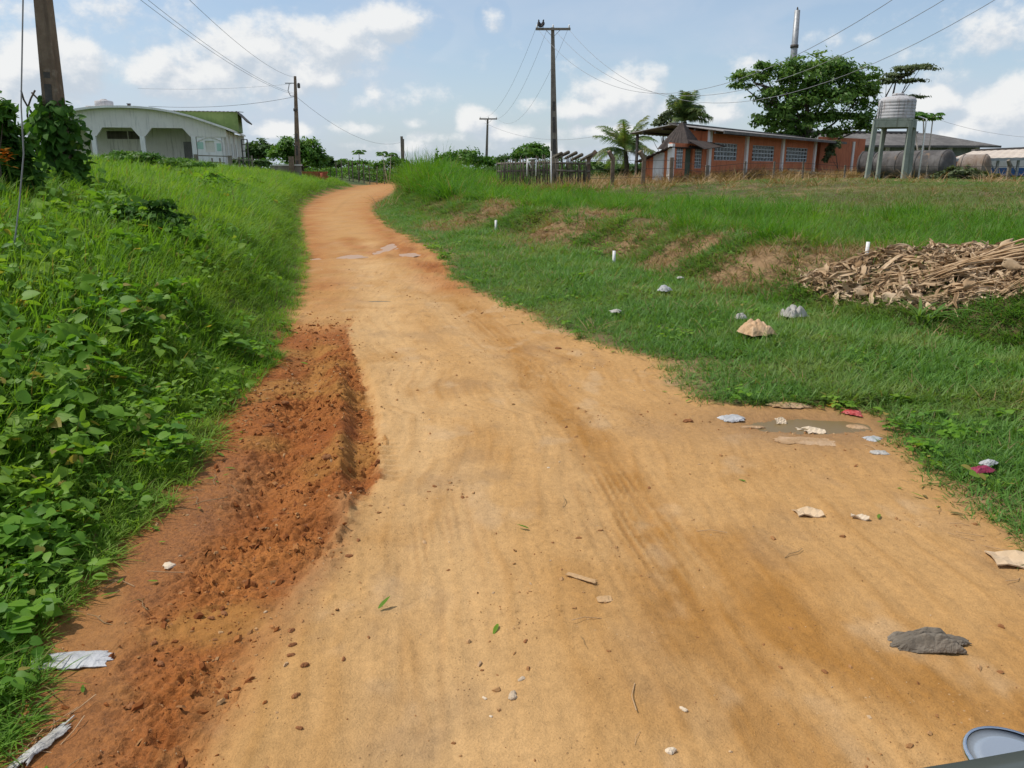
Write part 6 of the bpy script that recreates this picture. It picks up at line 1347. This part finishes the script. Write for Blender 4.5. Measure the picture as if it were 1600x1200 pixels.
# ------------------------------------------------------------------ front of the motorcycle at the lower right corner
mo = thing('motorcycle', 'front of a grey motorcycle with a round chrome-rimmed mirror at the lower right corner', 'motorcycle', (.62, .62, 0))
MOL = Vector((.62, .62, 0))
M_COWL = worn('grey_green_plastic', (.055, .065, .060), (.070, .080, .074), 2, .35, 20, .02, .5); M_CHROME = worn('chrome', (.70, .72, .74), (.78, .80, .82), 2, .22, 20, .0, .5, 1.0); M_RUBBER = worn('rubber', (.018, .018, .018), (.03, .03, .03), 4, .8, 30, .2)
mm, hh = mat_new('mirror_glass'); M_MIRR = finish(mm, hh, principled(hh, (.34, .38, .43), .25, .5, .4).outputs[0])
def cam_pt(px, py, depth): # world point this far along the view axis
    d = FWD + np.array((1, 0, 0)) * ((px - 800) / F_PX) - UPV * ((py - 600) / F_PX); return Vector(d * depth) + Vector((0, 0, CAM_H))
D_ = .80
g = []
edge_px = [(1418, 1204), (1450, 1198), (1500, 1190), (1550, 1181), (1600, 1172), (1680, 1160)]
g = []
for j in range(7):
    t = j / 6; row = []
    for (ex_, ey_) in edge_px:
        p = cam_pt(ex_ , ey_, D_) - MOL; row.append((p.x + .02 * t, p.y - .16 * t, p.z + .018 * math.sin(math.pi * t * .9) - .05 * t * t))
    g.append(row)
MB().sheet(g, .02).obj('cowl', M_COWL, mo, True)
c = cam_pt(1592, 1196, D_ + .05) - MOL; ax_n = Vector((.04, .02, 1.0)).normalized(); rot = ax_n.to_track_quat('Z', 'Y')
m = MB(); m.lathe([(.048, -.02), (.054, -.004), (.056, .003), (.054, .008), (.0515, .007)], 40, cap=False); m.v = [tuple(rot @ Vector(p) + c) for p in m.v]; ri = m.obj('mirror', M_CHROME, mo, True)
m = MB(); m.lathe([(.0530, .006), (.035, .0064), (.004, .0068)], 40); m.v = [tuple(rot @ Vector(p) + c) for p in m.v]; m.obj('glass', M_MIRR, ri, True)
m = MB(); m.lathe([(.02, -.05), (.042, -.04), (.047, -.02), (.047, -.005)], 30); m.v = [tuple(rot @ Vector(p) + c) for p in m.v]; m.obj('housing', M_RUBBER, ri, True)
m = MB(); m.tube([c + Vector((0, 0, -.045)), c + Vector((.03, -.02, -.10)), (.02, -.08, .93)], .008, 8); m.obj('mirror_arm', M_RUBBER, mo, True)
MB().tube([(-.16, -.22, .95), (-.05, -.09, .90), (.05, -.06, .90), (.2, -.08, .92), (.42, -.26, .96)], .012, 8).obj('handlebar', M_CHROME, mo, True)
for s in (-.06, .08): MB().tube([(.04 + s, -.06, .93), (.04 + s, .22, .30)], .018, 8).obj('fork', M_CHROME, mo, True)
m = MB(); m.tube([(.05, .22 + .27 * math.cos(a), .29 + .27 * math.sin(a)) for a in np.linspace(0, 2 * math.pi, 33)], .04, 8, False); m.obj('tyre', M_RUBBER, mo, True)
m = MB(); m.tube([(.05, .22 + .225 * math.cos(a), .29 + .225 * math.sin(a)) for a in np.linspace(0, 2 * math.pi, 33)], .016, 6, False)
for k in range(12): a = k * math.pi / 6; m.tube([(.05, .22, .29), (.05, .22 + .22 * math.cos(a), .29 + .22 * math.sin(a))], .004, 4)
m.obj('rim', M_CHROME, mo, True)
